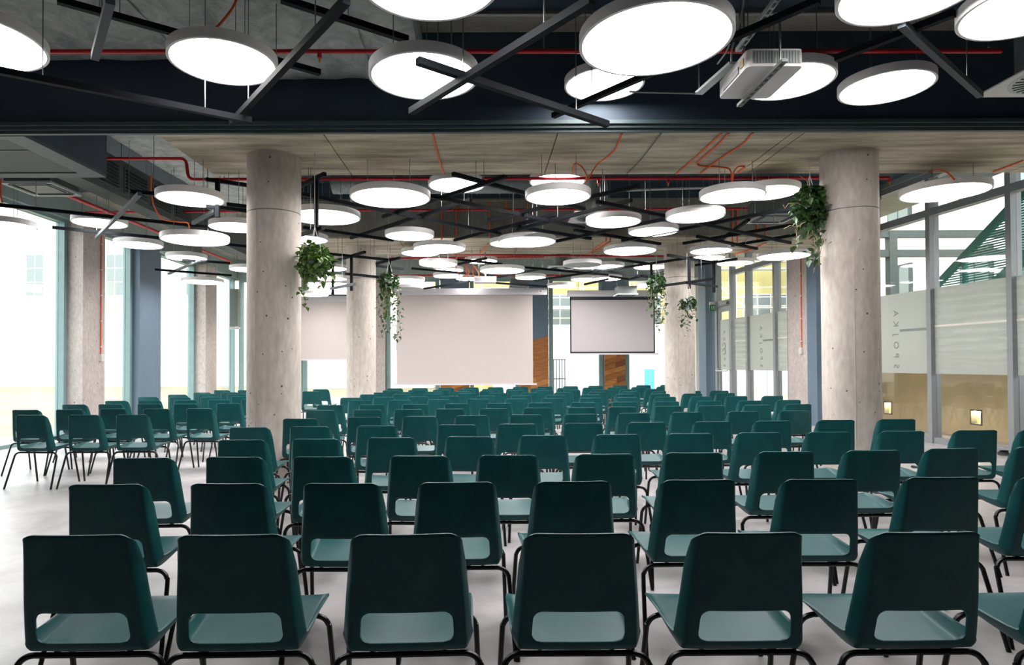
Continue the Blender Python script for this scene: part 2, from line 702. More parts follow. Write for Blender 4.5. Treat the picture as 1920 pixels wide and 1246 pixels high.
def win(y0, y1, label, z0=.06, z1=4.05):
    wn[0] += 1
    t_ = thing('window_%d' % wn[0], label, 'window', (WX, y0, 0))
    tag(t_, kind='structure')
    L_ = y1 - y0
    MB().box(-.16, .0, 0, .09, 0, z1).build('mullion', 'teal_frame', t_)
    MB().box(-.16, .0, L_ - .09, L_, 0, z1).build('mullion', 'teal_frame', t_)
    MB().box(-.16, .0, .09, L_ - .09, 0, z0).build('sill', 'teal_frame', t_)
    MB().box(-.16, .0, .09, L_ - .09, z1 - .07, z1).build('head', 'teal_frame', t_)
    MB().box(-.12, -.10, .09, L_ - .09, z0, z1 - .07).build('glass_pane', 'clear_glass', t_)
    return t_


wl_ = MB().box(-7.9, -7.62, YB, 7.25, -.1, 4.05).build('wall_left', 'back_wall')  # out of view, added in place of windows to keep chair backs dark
tag(wl_, 'unseen grey wall added left of the viewer to block window light', 'wall', kind='structure')
win(7.25, 11.88, 'wide floor-to-ceiling window at far left of the picture')
win(12.6, 14.1, 'narrow tall window between the first concrete pier and the blue-grey box')
win(15.08, 17.2, 'tall window between the blue-grey box and the second concrete pier')
win(17.92, 19.98, 'last tall window of the left wall beside the corner')
lw = MB().box(-7.9, -7.62, YB, YE, 4.05, SLAB).build('wall_left', 'lintel_grey')
tag(lw, 'grey steel lintel above the left windows', 'wall', kind='structure')


def pier(label, x0, x1, y0, y1, mat='pier_concrete', z1=4.05):
    return tag(MB().box(x0, x1, y0, y1, 0, z1).build('concrete_pier' if 'concrete' in mat else 'boxed_pier', mat), label, 'pier')


pier('square concrete pier with the orange conduit between left windows', -7.85, -7.42, 11.9, 12.6)
pier('square concrete pier between left windows, farther back', -7.85, -7.42, 17.2, 17.92)
pier('blue-grey boxed pier between the two concrete piers on the left', -7.75, -7.55, 14.12, 15.06, 'blue_panel')

# ------------------------------------------------------------------ right window wall (turned a few degrees)
def rwin(y0, y1, label, films=None, text_at=None, transom=3.83, z1=4.5, door=False):
    wn[0] += 1
    t_ = thing('window_%d' % wn[0], label, 'window', (RX(y0), y0, 0), RANG)
    tag(t_, kind='structure')
    L_ = (y1 - y0) * math.sqrt(1 + .0064)
    MB().box(-.02, .15, -.045, .045, 0, z1).build('mullion', 'grey_frame', t_)
    MB().box(.0, .12, .045, L_ - .045, 0, .1).build('sill', 'grey_frame', t_)
    MB().box(-.02, .12, .045, L_ - .045, transom - .06, transom + .06).build('transom', 'grey_frame', t_)
    MB().box(-.02, .12, .045, L_ - .045, z1 - .1, z1).build('head', 'grey_frame', t_)
    MB().box(.06, .075, .045, L_ - .045, .1, transom - .06).build('glass_pane', 'clear_glass', t_)
    MB().box(.06, .075, .045, L_ - .045, transom + .06, z1 - .1).build('glass_pane', 'clear_glass', t_)
    if films:
        f_ = MB().box(.052, .058, .05, L_ - .05, 1.15, 2.57).build('frosted_film', films, t_)
        if text_at is not None:
            lettering(f_, text_at, L_)
        else:
            MB().box(.046, .05, .05, L_ - .05, 1.92, 1.955).build('film_line', 'white_render', f_)
    return t_


FONT_CACHE = {}


def glyph(ch):
    if ch not in FONT_CACHE:
        c = bpy.data.curves.new('glyph', 'FONT')
        c.body = ch
        c.size = .17
        c.extrude = .001
        c.align_x = 'CENTER'
        o_ = bpy.data.objects.new('glyph', c)
        COL.objects.link(o_)
        dg = bpy.context.evaluated_depsgraph_get()
        me = bpy.data.meshes.new_from_object(o_.evaluated_get(dg))
        me.materials.clear()
        me.materials.append(MATS['film_text'])
        bpy.data.objects.remove(o_)
        FONT_CACHE[ch] = me
    return FONT_CACHE[ch]


def lettering(f_, yy, L_, pitch=.19, z0=1.27, logo=False):
    # reads upward from outside, so it is mirrored from inside
    for k, ch in enumerate('SPOJKA'):
        if logo and ch in 'O':
            for q in range(2):
                r_ = .085
                g = MB().tube([(.047, yy + .02 + r_ * math.cos(a), z0 + pitch * (2.1 + .8 * q) + r_ * math.sin(a)) for a in [i * math.pi / 10 for i in range(18)]], .008, 6).build('emblem', 'film_text', f_)
            continue
        if logo and ch == 'J':
            continue
        o_ = link('letter', glyph(ch), f_)
        # text x axis -> +z, text y axis -> +y_local(mirrored), normal -> outside (+x)
        M_ = Matrix(((0, 0, 1, .048), (0, -1, 0, yy + .06), (1, 0, 0, z0 + pitch * k), (0, 0, 0, 1)))
        o_.matrix_local = M_
    if not logo:
        MB().box(.044, .049, .05, yy - .09, 1.885, 1.925).build('film_bar', 'film_text', f_)


edges = [6.0, 7.62, RY(1896), RY(1744), 12.55, 13.5]
rl = [ 'narrow right window before the striped film panes', 'right window at the picture edge with frosted film', 'large right window with striped frosted film and wall light behind', 'right window with mirrored lettering, partly behind the thick column', 'right window hidden behind the thick column']
rf = [None, 'film_striped', 'film_striped', 'film_plain', 'film_plain']
for k in range(len(edges) - 1):
    rwin(edges[k], edges[k + 1], rl[k], rf[k], text_at=(RY(1676) - edges[3]) if k == 3 else None)
rwin(RY(1480), RY(1453), 'narrow right window beside the concrete pier with striped film', 'film_striped')
rwin(RY(1453), RY(1401), 'right window with mirrored lettering beside the glass door', 'film_plain', text_at=RY(1424) - RY(1453))
rwin(RY(1401), RY(1374), 'narrow right window with striped film next to the door', 'film_striped')
rwin(18.62, 18.92, 'slim glass sidelight behind the exit sign', None)

# glass door
dy0, dy1 = RY(1374) + .02, 18.6
dl = (dy1 - dy0) * 1.0032
dr = thing('door_1', 'grey framed glass door with push bar and frosted lettering', 'door', (RX(dy0), dy0, 0), RANG)
tag(dr, kind='structure')
MB().box(-.03, .12, 0, .09, 0, 4.5).build('jamb', 'grey_frame', dr)
MB().box(-.03, .12, dl - .09, dl, 0, 4.5).build('jamb', 'grey_frame', dr)
MB().box(-.02, .12, .09, dl - .09, 2.95, 3.12).build('transom', 'grey_frame', dr)
MB().box(-.02, .12, .09, dl - .09, 4.38, 4.5).build('head', 'grey_frame', dr)
MB().box(.05, .065, .09, dl - .09, 3.12, 4.38).build('glass_pane', 'clear_glass', dr)
lf = MB().box(0, .06, .10, .19, .02, 2.94).build('stile', 'grey_frame', dr)
MB().box(0, .06, dl - .19, dl - .10, .02, 2.94).build('stile', 'grey_frame', dr)
MB().box(0, .06, .19, dl - .19, .02, .16).build('rail', 'grey_frame', dr)
MB().box(0, .06, .19, dl - .19, 2.8, 2.94).build('rail', 'grey_frame', dr)
MB().box(.03, .042, .19, dl - .19, .16, 2.8).build('glass_pane', 'clear_glass', dr)
ff = MB().box(.018, .026, .20, dl - .20, 1.15, 2.57).build('frosted_film', 'film_plain', dr)
lettering(ff, (dl) / 2 + .02, dl, logo=True)
MB().tube(smooth_path([(0, .12, 1.2), (-.09, .14, 1.13), (-.10, .2, 1.12), (-.10, dl - .2, 1.12), (-.09, dl - .14, 1.13), (0, dl - .12, 1.18)]), .016).build('push_bar', 'white_plastic', dr, True)
MB().box(-.09, 0, .15, .6, 2.98, 3.06).build('door_closer', 'grey_frame', dr)
for o_ in dr.children:
    if o_.name.startswith('frosted'):
        for c_ in o_.children:
            c_.location.x -= .034

rs_ = MB().prism([(RX(YB) - .05, YB), (RX(YB) + .2, YB), (RX(5.95) + .2, 5.95), (RX(5.95) - .05, 5.95)], 'z', -.1, 4.5).build('wall_right', 'back_wall')  # unseen light blocker where side windows were, cuts daylight on the chair backs
tag(rs_, 'unseen grey blocker wall right of the viewer, added to cut daylight', 'wall', kind='structure')
rw = MB()
for (ya, yb) in ((YB, YE),):
    rw.prism([(RX(ya) - .05, ya), (RX(ya) + .25, ya), (RX(yb) + .25, yb), (RX(yb) - .05, yb)], 'z', 4.5, SLAB)
tag(rw.build('wall_right', 'lintel_grey'), 'grey lintel strip above the right windows', 'wall', kind='structure')


def rpier(label, y0, y1, din, mat):
    t_ = MB().prism([(RX(y0) - din, y0), (RX(y0) + .2, y0), (RX(y1) + .2, y1), (RX(y1) - din, y1)], 'z', 0, SLAB - .1 if 'blue' in mat else 4.5)
    return tag(t_.build('concrete_pier' if 'concrete' in mat else 'boxed_pier', mat), label, 'pier')


rpier('concrete pier with orange conduit right of the glass door windows', 13.86, 14.7, .1, 'pier_concrete')
rpier('blue-grey steel pier just left of the thick right column', 13.5, 13.84, .17, 'blue_panel')
rpier('blue-grey corner pier left of the exit sign', 18.95, 19.45, .16, 'blue_panel')
tag(MB().box(6.62, 7.2, 19.75, 20.0, 0, ZE).build('concrete_pier', 'white_render'), 'whitish concrete corner pier beside the blue-grey one', 'pier')

# ------------------------------------------------------------------ end wall

tag(MB().box(-7.9, 7.2, YE, YE + .25, ZE, SLAB).build('wall_end', 'lintel_grey'), 'pale lintel above the end windows', 'wall', kind='structure')


def ex(px):
    return (px - 903) / 1200 * YE


def ewin(x0, x1, label):
    wn[0] += 1
    t_ = thing('window_%d' % wn[0], label, 'window', (x0, YE, 0))
    tag(t_, kind='structure')
    w_ = x1 - x0
    MB().box(0, .12, .02, .16, 0, ZE).build('mullion', 'teal_frame', t_)
    MB().box(w_ - .12, w_, .02, .16, 0, ZE).build('mullion', 'teal_frame', t_)
    MB().box(.12, w_ - .12, .02, .16, 0, .06).build('sill', 'teal_frame', t_)
    MB().box(.12, w_ - .12, .02, .16, ZE - .06, ZE).build('head', 'teal_frame', t_)
    MB().box(.12, w_ - .12, .08, .095, .06, ZE - .06).build('glass_pane', 'clear_glass', t_)


ewin(-7.6, -5.62, 'end window between the left corner and the front left column')
ewin(-5.6, -3.34, 'end window behind the left projection screen')
ewin(-2.98, -1.32, 'end window showing left of the middle screen')
ewin(-.36, 1.18, 'end window hidden behind the middle screen')
ewin(2.12, 3.80, 'end window with the yellow building and scaffold behind')
ewin(4.50, 6.60, 'end window right of the last wood pier')
pier('concrete end pier right of the rear left column', -3.32, -3.0, 19.9, 20.2, z1=ZE)


def wood_pier(label, x0, x1, ztop):
    t_ = thing('wood_clad_pier', label, 'pier', (x0, YE - .12, 0))
    w_ = x1 - x0
    MB().box(0, w_, .03, .34, 0, ZE).build('core', 'blue_panel', t_)
    sl = .30
    th = .165
    z = ztop
    k = 0
    while z > -.4:
        cuts = [0, w_] if k % 3 == 0 else ([0, w_ * (.35 + .3 * ((k * 7) % 5) / 5), w_])
        for a, b_ in zip(cuts[:-1], cuts[1:]):
            poly = []
            za0, zb0 = z - th + sl * a, z - th + sl * b_
            za1, zb1 = z + sl * a - .006, z + sl * b_ - .006
            if za1 < .05 and zb1 < .05:
                continue
            poly = [(a + .003, max(0, za0)), (b_ - .003, max(0, zb0)), (b_ - .003, max(.01, zb1)), (a + .003, max(.01, za1))]
            pr = random.choice([0, .006, .012])
            MB().prism(poly, 'y', -pr, .03).build('plank', random.choice(['wood_a', 'wood_a', 'wood_b', 'wood_c']), t_)
        z -= th
        k += 1


wood_pier('blue-grey end pier clad with diagonal planks, right of the middle screen', ex(972), ex(1028), 1.94)
wood_pier('end pier with diagonal planks under the right screen', ex(1132), ex(1171), 1.94)
wood_pier('end pier with diagonal planks below the left part of middle screen', ex(826), ex(880), 1.94)

# ------------------------------------------------------------------ chairs
def chair_shell():
    ctrl = [(0, .80), (.012, .70), (.028, .58), (.046, .475), (.058, .43), (.082, .402), (.125, .394), (.22, .405), (.34, .426), (.43, .44), (.468, .437), (.482, .424)]
    pts = [Vector((0, y, z)) for y, z in ctrl]
    path = smooth_path(pts, 12)
    cum = [0]
    for a, b_ in zip(path[:-1], path[1:]):
        cum.append(cum[-1] + (b_ - a).length)
    TOT = cum[-1]
    ys = np.array([p.y for p in path])
    zs = np.array([p.z for p in path])
    cu = np.array(cum)

    def pos(s):
        return np.interp(s, cu, ys), np.interp(s, cu, zs)

    def s_of_z(z):
        i = next(i for i in range(len(path)) if path[i].z <= z)
        return cum[i]

    s_h0, s_h1 = s_of_z(.542), s_of_z(.436)
    s_b = s_of_z(.402)

    def hw(s):
        return np.interp(s, [0, s_h1, s_b + .05, TOT - .08, TOT], [.184, .217, .221, .226, .226])

    def wing(s):
        return np.interp(s, [0, .03, .12, s_h1, s_b + .03, s_b + .2, TOT - .06, TOT], [.004, .022, .042, .05, .05, .036, .010, 0])

    def surf(u, s):
        w_ = hw(s)
        x = u * w_
        # rounded corners at top and at the front lip
        r = .052
        e = abs(x) - (w_ - r)
        off = r - math.sqrt(max(r * r - e * e, 0)) if e > 0 else 0
        se = s
        if s < .12:
            se = s + off * (1 - s / .12)
        if s > TOT - .1:
            se = s - off * (1 - (TOT - s) / .1)
        # slight hollow of back and seat
        y, z = pos(se)
        y2, z2 = pos(min(se + .004, TOT))
        y1, z1 = pos(max(se - .004, 0))
        d = math.hypot(y2 - y1, z2 - z1)
        ty, tz = (y2 - y1) / d, (z2 - z1) / d
        ny, nz = -tz, ty
        t_ = max(0, (abs(u) - .865) / .135)
        o_ = wing(se) * (t_ ** 1.1)
        o_ += .010 * (u * u) * (1 if se < s_h1 else .4)
        x -= math.copysign(.006 * t_ * t_, x)
        return (x, y + ny * o_, z + nz * o_)

    us = sorted(set([-1, -.975, -.95, -.925, -.90, -.875, -.85, -.81] + [round(-.78 + 1.56 * i / 26, 4) for i in range(27)] + [.81, .85, .875, .90, .925, .95, .975, 1]))
    hc, hh = (s_h0 + s_h1) / 2, (s_h1 - s_h0) / 2
    p0, p1 = s_h0 - .03, s_h1 + .018
    ss = list(np.linspace(0, .12, 10)) + list(np.linspace(.12, p0, 8))[1:]
    j0 = len(ss) - 1
    ss += list(np.linspace(p0, p1, 15))[1:]
    j1 = len(ss) - 1
    ss += list(np.linspace(p1, s_b + .1, 14))[1:] + list(np.linspace(s_b + .1, TOT - .1, 9))[1:] + list(np.linspace(TOT - .1, TOT, 9))[1:]
    i0 = min(range(len(us)), key=lambda i: abs(us[i] + .78))
    i1 = min(range(len(us)), key=lambda i: abs(us[i] - .78))
    bm = bmesh.new()
    G = {}
    for i, u in enumerate(us):
        for j, s in enumerate(ss):
            if i0 < i < i1 and j0 < j < j1:
                continue
            G[i, j] = bm.verts.new(surf(u, s))
    for i in range(len(us) - 1):
        for j in range(len(ss) - 1):
            if i0 <= i < i1 and j0 <= j < j1:
                continue
            bm.faces.new((G[i, j], G[i + 1, j], G[i + 1, j + 1], G[i, j + 1]))
    loop = [(i, j0) for i in range(i0, i1)] + [(i1, j) for j in range(j0, j1)] + [(i, j1) for i in range(i1, i0, -1)] + [(i0, j) for j in range(j1, j0, -1)]
    uh = .705
    rings = [[G[k] for k in loop]]
    sm = (ss[j0] + ss[j1]) / 2
    for fr in (.5, 1.0):
        ring = []
        for (i, j) in loop:
            u, s = us[i], ss[j]
            a = u / .78
            b_ = (s - sm) / ((ss[j1] - ss[j0]) / 2)
            qx, qy = a * uh * .21, b_ * hh
            HX, HY, r = uh * .21, hh, .03
            if abs(qx) > HX - r and abs(qy) > HY - r:
                cx, cy = math.copysign(HX - r, qx), math.copysign(HY - r, qy)
                v_ = Vector((qx - cx, qy - cy))
                v_ = v_.normalized() * r if v_.length > 1e-6 else Vector((math.copysign(r * .7, qx), math.copysign(r * .7, qy)))
                qx, qy = cx + v_.x, cy + v_.y
            hu, hs = qx / .21, hc + qy
            uu, s2 = u + (hu - u) * fr, s + (hs - s) * fr
            ring.append(bm.verts.new(surf(uu, s2)))
        rings.append(ring)
    n = len(loop)
    for ra, rb in zip(rings[:-1], rings[1:]):
        for k in range(n):
            bm.faces.new((ra[k], ra[(k + 1) % n], rb[(k + 1) % n], rb[k]))
    bmesh.ops.recalc_face_normals(bm, faces=bm.faces)
    for v_ in bm.verts:
        v_.co.y -= .22
    me = bpy.data.meshes.new('seat_shell')
    bm.to_mesh(me)
    bm.free()
    tmp = bpy.data.objects.new('tmp', me)
    COL.objects.link(tmp)
    md = tmp.modifiers.new('thick', 'SOLIDIFY')
    md.thickness = .0075
    md.offset = 0
    bv = tmp.modifiers.new('round', 'BEVEL')
    bv.width = .002
    bv.segments = 1
    bv.limit_method = 'ANGLE'
    bv.angle_limit = math.radians(50)
    dg = bpy.context.evaluated_depsgraph_get()
    out = bpy.data.meshes.new_from_object(tmp.evaluated_get(dg))
    bpy.data.objects.remove(tmp)
    out.materials.clear()
    out.materials.append(MATS['chair_plastic'])
    out.shade_smooth()
    out.set_sharp_from_angle(angle=math.radians(45))
    return out


def make_chair():
    t_ = thing('stacking_chair', '', 'chair')
    link('seat_shell', chair_shell(), t_)
    R_ = .0105
    MB().tube([(-.165, -.125, .381), (.165, -.125, .381)], R_).build('rear_rail', 'chair_leg', t_, True)
    MB().tube([(-.16, .14, .404), (.16, .14, .404)], R_).build('front_rail', 'chair_leg', t_, True)
    for s in (-1, 1):
        MB().tube(smooth_path([(s * .16, -.125, .381), (s * .195, -.125, .380), (s * .222, -.127, .369), (s * .238, -.133, .347), (s * .244, -.142, .31), (s * .264, -.25, .0)], 5), R_).build('leg', 'chair_leg', t_, True)
        MB().tube(smooth_path([(s * .155, .14, .404), (s * .19, .14, .403), (s * .217, .142, .392), (s * .232, .148, .368), (s * .237, .156, .33), (s * .252, .225, .0)], 5), R_).build('leg', 'chair_leg', t_, True)
        MB().tube([(s * .12, -.125, .383), (s * .12, .14, .405)], .008, 6).build('seat_bearer', 'chair_leg', t_, True)
    return t_


# pixel places of the back's top edge: (centre x, y)
ROWS = [
    [(139, 1003), (432, 1003), (761, 1002), (1088, 1000), (1407, 998), (1744, 998), (2085, 996)],
    [(197, 908), (425, 906), (639, 907), (857, 904), (1076, 902), (1312, 898), (1542, 900), (1771, 894), (1990, 892)],
    [(266, 859), (438, 856), (603, 856), (786, 854), (953, 853), (1136, 851), (1302, 848), (1476, 847), (1640, 845), (1790, 839), (1957, 838)],
    [(452, 824), (591, 823), (733, 820), (880, 819), (1019, 815), (1159, 814), (1296, 812), (1426, 810), (1557, 810), (1694, 808), (1833, 806), (1955, 805)],
    [(466, 801), (580, 799), (706, 798), (857, 796), (970, 794), (1094, 793), (1214, 791), (1338, 790), (1451, 789), (1570, 787), (1684, 785)],
    [(562, 785), (683, 781), (787, 780), (885, 778), (987, 777), (1089, 777), (1190, 774), (1290, 772), (1396, 771), (1492, 769), (1592, 769)],
    [(601, 769), (689, 768), (766, 767), (844, 766), (926, 765), (1008, 764), (1091, 764), (1168, 762), (1254, 761), (1335, 760), (1421, 759), (1498, 757)],
    [(618, 759), (697, 758), (778, 758), (857, 756), (936, 755), (1014, 755), (1094, 754), (1172, 753), (1251, 752), (1331, 751), (1408, 751), (1480, 749)],
    [(675, 750), (749, 750), (823, 748), (897, 747.5), (969, 747), (1035, 746), (1108, 745.6), (1177, 744), (1248, 743.6), (1315, 743), (1382, 742), (1450, 742.5)],
    [(658, 746), (719, 744), (784, 743), (842, 742), (911, 741), (977, 740.5), (1042, 739.7), (1108, 739), (1172, 738.6), (1238, 738), (1299, 738), (1361, 736.6)],
    [(693, 739), (754, 738), (813, 738), (875, 737), (933, 736.5), (995, 736), (1057, 735), (1121, 734.5), (1183, 733.5), (1240, 733), (1298, 732.6), (1350, 732)],
    [(702, 736), (759, 734), (812, 734), (866, 733.4), (916, 732.6), (968, 731), (1021, 730.6), (1072, 730), (1124, 730), (1178, 729.5), (1226, 729), (1278, 728)],
    [(733, 731), (781, 731), (827, 730.6), (874, 729.5), (919, 729), (965, 728.7), (1010, 727.5), (1060, 727), (1108, 726.4), (1154, 725.6), (1199, 725.6), (1246, 724)],
    [(740, 727.6), (787, 727), (836, 726.7), (883, 726), (929, 725.6), (976, 725), (1022, 724), (1070, 723.7), (1117, 723), (1163, 722.5), (1207, 721.7), (1252, 721)],
]
LEFT = [
    [(56, 778), (156, 777.5), (246, 777)],
    [(47, 768), (129, 767.5), (211, 766), (292, 766), (373, 765.5)],
    [(138, 758), (206, 757.5), (279, 757), (347, 757), (428, 756)],
    [(217, 751), (279, 750), (347, 749.5), (410, 749), (472, 748)],
    [(276, 744), (336, 744), (394, 744), (452, 743)],
    [(332, 739.5), (388, 738), (442, 738)],
    [(378, 735.5), (430, 735)],
    [(415, 731), (460, 731)],
    [(583, 733.4), (601, 729.5)],
]
chair0 = make_chair()
first = [True]
CH = []


def place_chair(x, y, rz, label, group):
    if first[0]:
        o_ = chair0
        first[0] = False
    else:
        o_ = copy_tree(chair0)
    o_.location = (x - math.sin(rz) * .22, y + math.cos(rz) * .22, 0)
    o_.rotation_euler = (0, 0, rz)
    tag(o_, label, 'chair', group)
    CH.append(o_)


rowname = ['front row', 'second row', 'third row', 'fourth row', 'fifth row', 'sixth row', 'seventh row', 'eighth row', 'ninth row', 'tenth row', 'eleventh row', 'twelfth row', 'second row from the back', 'rearmost row']
for r, row in enumerate(ROWS):
    us_ = np.array([a for a, b_ in row])
    vs_ = np.array([b_ for a, b_ in row])
    fit = np.polyfit(us_, vs_, 2 if r < 8 else 1)
    for k, (u, v_) in enumerate(row):
        p = at_z(u, .35 * v_ + .65 * np.polyval(fit, u), .80)
        sl = (row[min(k + 1, len(row) - 1)][1] - row[max(k - 1, 0)][1])
        rz = random.gauss(0, .025)
        if r == 5 and k == 10:
            rz = .12
        place_chair(p.x, p.y, rz, 'dark green plastic chair, %s from left in %s of main block' % (ORD[k], rowname[r]), 'green chairs of the main block')
lefts = ['nearest row', 'second row', 'third row', 'fourth row', 'fifth row', 'sixth row', 'seventh row', 'farthest row']
for r, row in enumerate(LEFT):
    for k, (u, v_) in enumerate(row):
        p = at_z(u, v_, .80)
        if r < 8:
            lb = 'dark green plastic chair, %s from left in %s beside left windows' % (ORD[k], lefts[r])
        else:
            lb = ['dark green plastic chair just right of the front left column, nearer of two', 'dark green plastic chair just right of the front left column, farther of two'][k]
        place_chair(p.x, p.y, random.gauss(-.03, .04), lb, 'green chairs by the left windows')

# ------------------------------------------------------------------ round lamps
LAMPS = [  # centre x, y of the lit face, width in pixels, diameter
    (-60, 78, 330, .9), (419, 119, 212, .72), (795, 146, 207, .72), (805, -32, 277, .72), (1228, 80, 294, .9), (1133, 160, 152, .72),
    (1476, 155, 186, .72), (1661, 166, 191, .72), (1706, -14, 300, .72), (1938, 18, 318, .72),
    (732, 372, 152, .9), (856, 348, 107, .72), (1046, 370, 124, .72), (1045, 341, 106, .72), (1373, 368, 128, .72), (1440, 362, 124, .72), (1771, 362, 180, .9),
    (357, 374, 133, .72), (10, 424, 126, .72), (187, 419, 110, .72), (260, 460, 96, .72), (366, 451, 133, .9), (444, 427, 106, .72), (466, 506, 73, .72), (350, 484, 80, .72), (380, 529, 81, .9),
    (609, 408, 136, .9), (570, 450, 92, .72), (768, 443, 93, .72), (824, 467, 99, .9), (788, 475, 72, .72), (957, 457, 78, .72), (988, 454, 109, .9),
    (1150, 417, 105, .72), (1225, 435, 96, .72), (1303, 407, 113, .72), (1181, 471, 100, .9), (1333, 471, 82, .72), (1469, 481, 103, .9),
    (822, 496, 72, .72), (841, 507, 57, .72), (841, 518, 58, .72), (880, 523, 51, .72), (766, 526, 62, .72), (765, 541, 55, .72), (942, 508, 84, .9), (902, 490, 62, .72),
    (995, 521, 58, .72), (1052, 537, 53, .72), (1092, 497, 73, .72), (1103, 500, 62, .72), (1137, 501, 68, .72),
    (1325, 484, 69, .72), (1379, 494, 70, .72), (1220, 501, 66, .72), (1138, 523, 57, .72), (1097, 524, 54, .72), (1222, 534, 57, .72),
    (585, 553, 64, .9), (628, 544, 65, .9), (632, 534, 66, .9), (622, 523, 60, .72), (620, 504, 64, .72),
]
OFF = {(765, 541), (1092, 497)}
LH = .072
lampmesh = {}
for D in (.72, .9):
    R_ = D / 2
    lampmesh[D] = (
        MB().lathe([(R_ - .019, .006), (R_ - .019, 0), (R_ - .002, 0), (R_, .002), (R_, LH - .003), (R_ - .003, LH)], 64, cap1=True).mesh('housing', 'lamp_white', True),
        MB().lathe([(R_ - .019, .006), (R_ - .019, .012)], 64, cap0=True, cap1=True).mesh('diffuser', 'lamp_glow'),
        MB().lathe([(R_ - .019, .006), (R_ - .019, .012)], 64, cap0=True, cap1=True).mesh('diffuser', 'lamp_off'))
rodmesh = MB().lathe([(.0035, 0), (.0035, 1)], 6, cap0=True, cap1=True).mesh('suspension_rod', 'rod_steel', True)
canmesh = MB().lathe([(.04, 0), (.045, .02), (.045, .03)], 16, cap0=True, cap1=True).mesh('ceiling_hub', 'lamp_white', True)


DUCTS = [(-5.3, -2.22, 2.2, 6.12, 4.27), (-2.12, -.55, 2.4, 6.1, 4.07), (-4.42, -3.33, 6.32, 11.4, 4.05), (-.2, 1.9, 14.2, 15.0, 3.97), (-3.6, -1.4, 14.6, 15.6, 4.01), (-2.3, .75, 9.78, 10.02, 4.02), (-5.4, -5.1, 8.1, 14.6, 3.73)]


def roof(x, y):
    for (a, b_, c, d, z) in DUCTS:
        if a < x < b_ and c < y < d:
            return z
    if BEAM1[0] - .02 < y < BEAM1[1] and x > -3.19:
        return SOFFIT
    if BEAM2[0] - .06 < y < BEAM2[1] and -3.3 < x < 7.2:
        return SOFFIT
    if BEAM1[0] - .02 < y < BEAM1[1] and x < -4.5:
        return SOFFIT - .01
    return SLAB


LP = []
for (u, v_, w_, D) in LAMPS:
    tt = (u - 903) / 1200
    Z = D * 1200 / w_ * math.sqrt(1 + tt * tt)
    p = at_y(u, v_, Z)
    hz = p.z - CAMZ
    if Z > 12 or hz > 2.3 and Z < 7:
        pass
    LP.append([p, D, u, v_])
bays = [[], [], [], []]
for e in LP:
    y = e[0].y
    bays[3 if y < 0 else 0 if y < 6.2 else 1 if y < 11.45 else 2].append(e)
bn = ['before the navy bulkhead', 'between the two concrete beams', 'beyond the rear concrete beam', 'behind the viewer']
for bi, bay in enumerate(bays):
    bay.sort(key=lambda e: e[2])
    for k, (p, D, u, v_) in enumerate(bay):
        off = (u, v_) in OFF
        top = roof(p.x, p.y)
        if p.z + LH > top - .05:
            p.z = top - .05 - LH
        lb = '%s round disc lamp, %s from left %s' % ('unlit' if off else 'glowing white', ORD[k], bn[bi])
        t_ = thing('disc_lamp', lb, 'lamp', p, group='round disc lamps')
        link('housing', lampmesh[D][0], t_)
        link('diffuser', lampmesh[D][2 if off else 1], t_)
        lo = any(B_[0] - D / 2 - .05 < p.y < B_[1] + D / 2 + .02 for B_ in (BEAM1, BEAM2)) and p.x > -3.19 - D / 2
        for a in (90, 210, 330):
            rr = D * .3
            x, y = rr * math.cos(math.radians(a)), rr * math.sin(math.radians(a))
            if lo:
                B_ = BEAM1 if p.y < 9.5 else BEAM2
                y = min(max(p.y + y, B_[0] + .03), B_[1] - .03) - p.y
                x = max(p.x + x, -3.16) - p.x
            tp = roof(p.x + x, p.y + y)
            rd = link('suspension_rod', rodmesh, t_, (x, y, LH))
            rd.scale = (1, 1, max(.01, tp - p.z - LH))

# ------------------------------------------------------------------ dark steel lattices
HI, LO = 1.98, 1.80


def lattice(label, bars, posts=(), mesh_panel=None):
    t_ = thing('steel_lattice', label, 'lattice')
    loc = None
    for bar in bars:
        (u0, v0, u1, v1) = bar[:4]
        h = bar[4] if len(bar) > 4 else LO
        mt = bar[5] if len(bar) > 5 else 'steel_bar'
        p, q = at_z(u0, v0, CAMZ + h), at_z(u1, v1, CAMZ + h)
        if loc is None:
            loc = (p + q) / 2
            t_.location = loc
        o_ = MB().beam(p - loc, q - loc, .042, .042).build('bar', mt, t_)
        L_ = (q - p).length
        for fr in ((.2, .8) if L_ > 1.3 else (.5,)):
            c = p.lerp(q, fr)
            tp = roof(c.x, c.y)
            rd = link('hanger_rod', rodmesh, o_, c - loc + Vector((0, 0, .02)))
            rd.scale = (1.1, 1.1, max(.02, tp - c.z - .02))
    for (u, v0, v1, h) in posts:
        p = at_z(u, v0, CAMZ + h)
        q = at_y(u, v1, p.y)
        q.x = p.x
        MB().beam(p - loc + Vector((0, 0, .02)), q - loc, .045, .045).build('post', 'steel_bar', t_)
    return t_


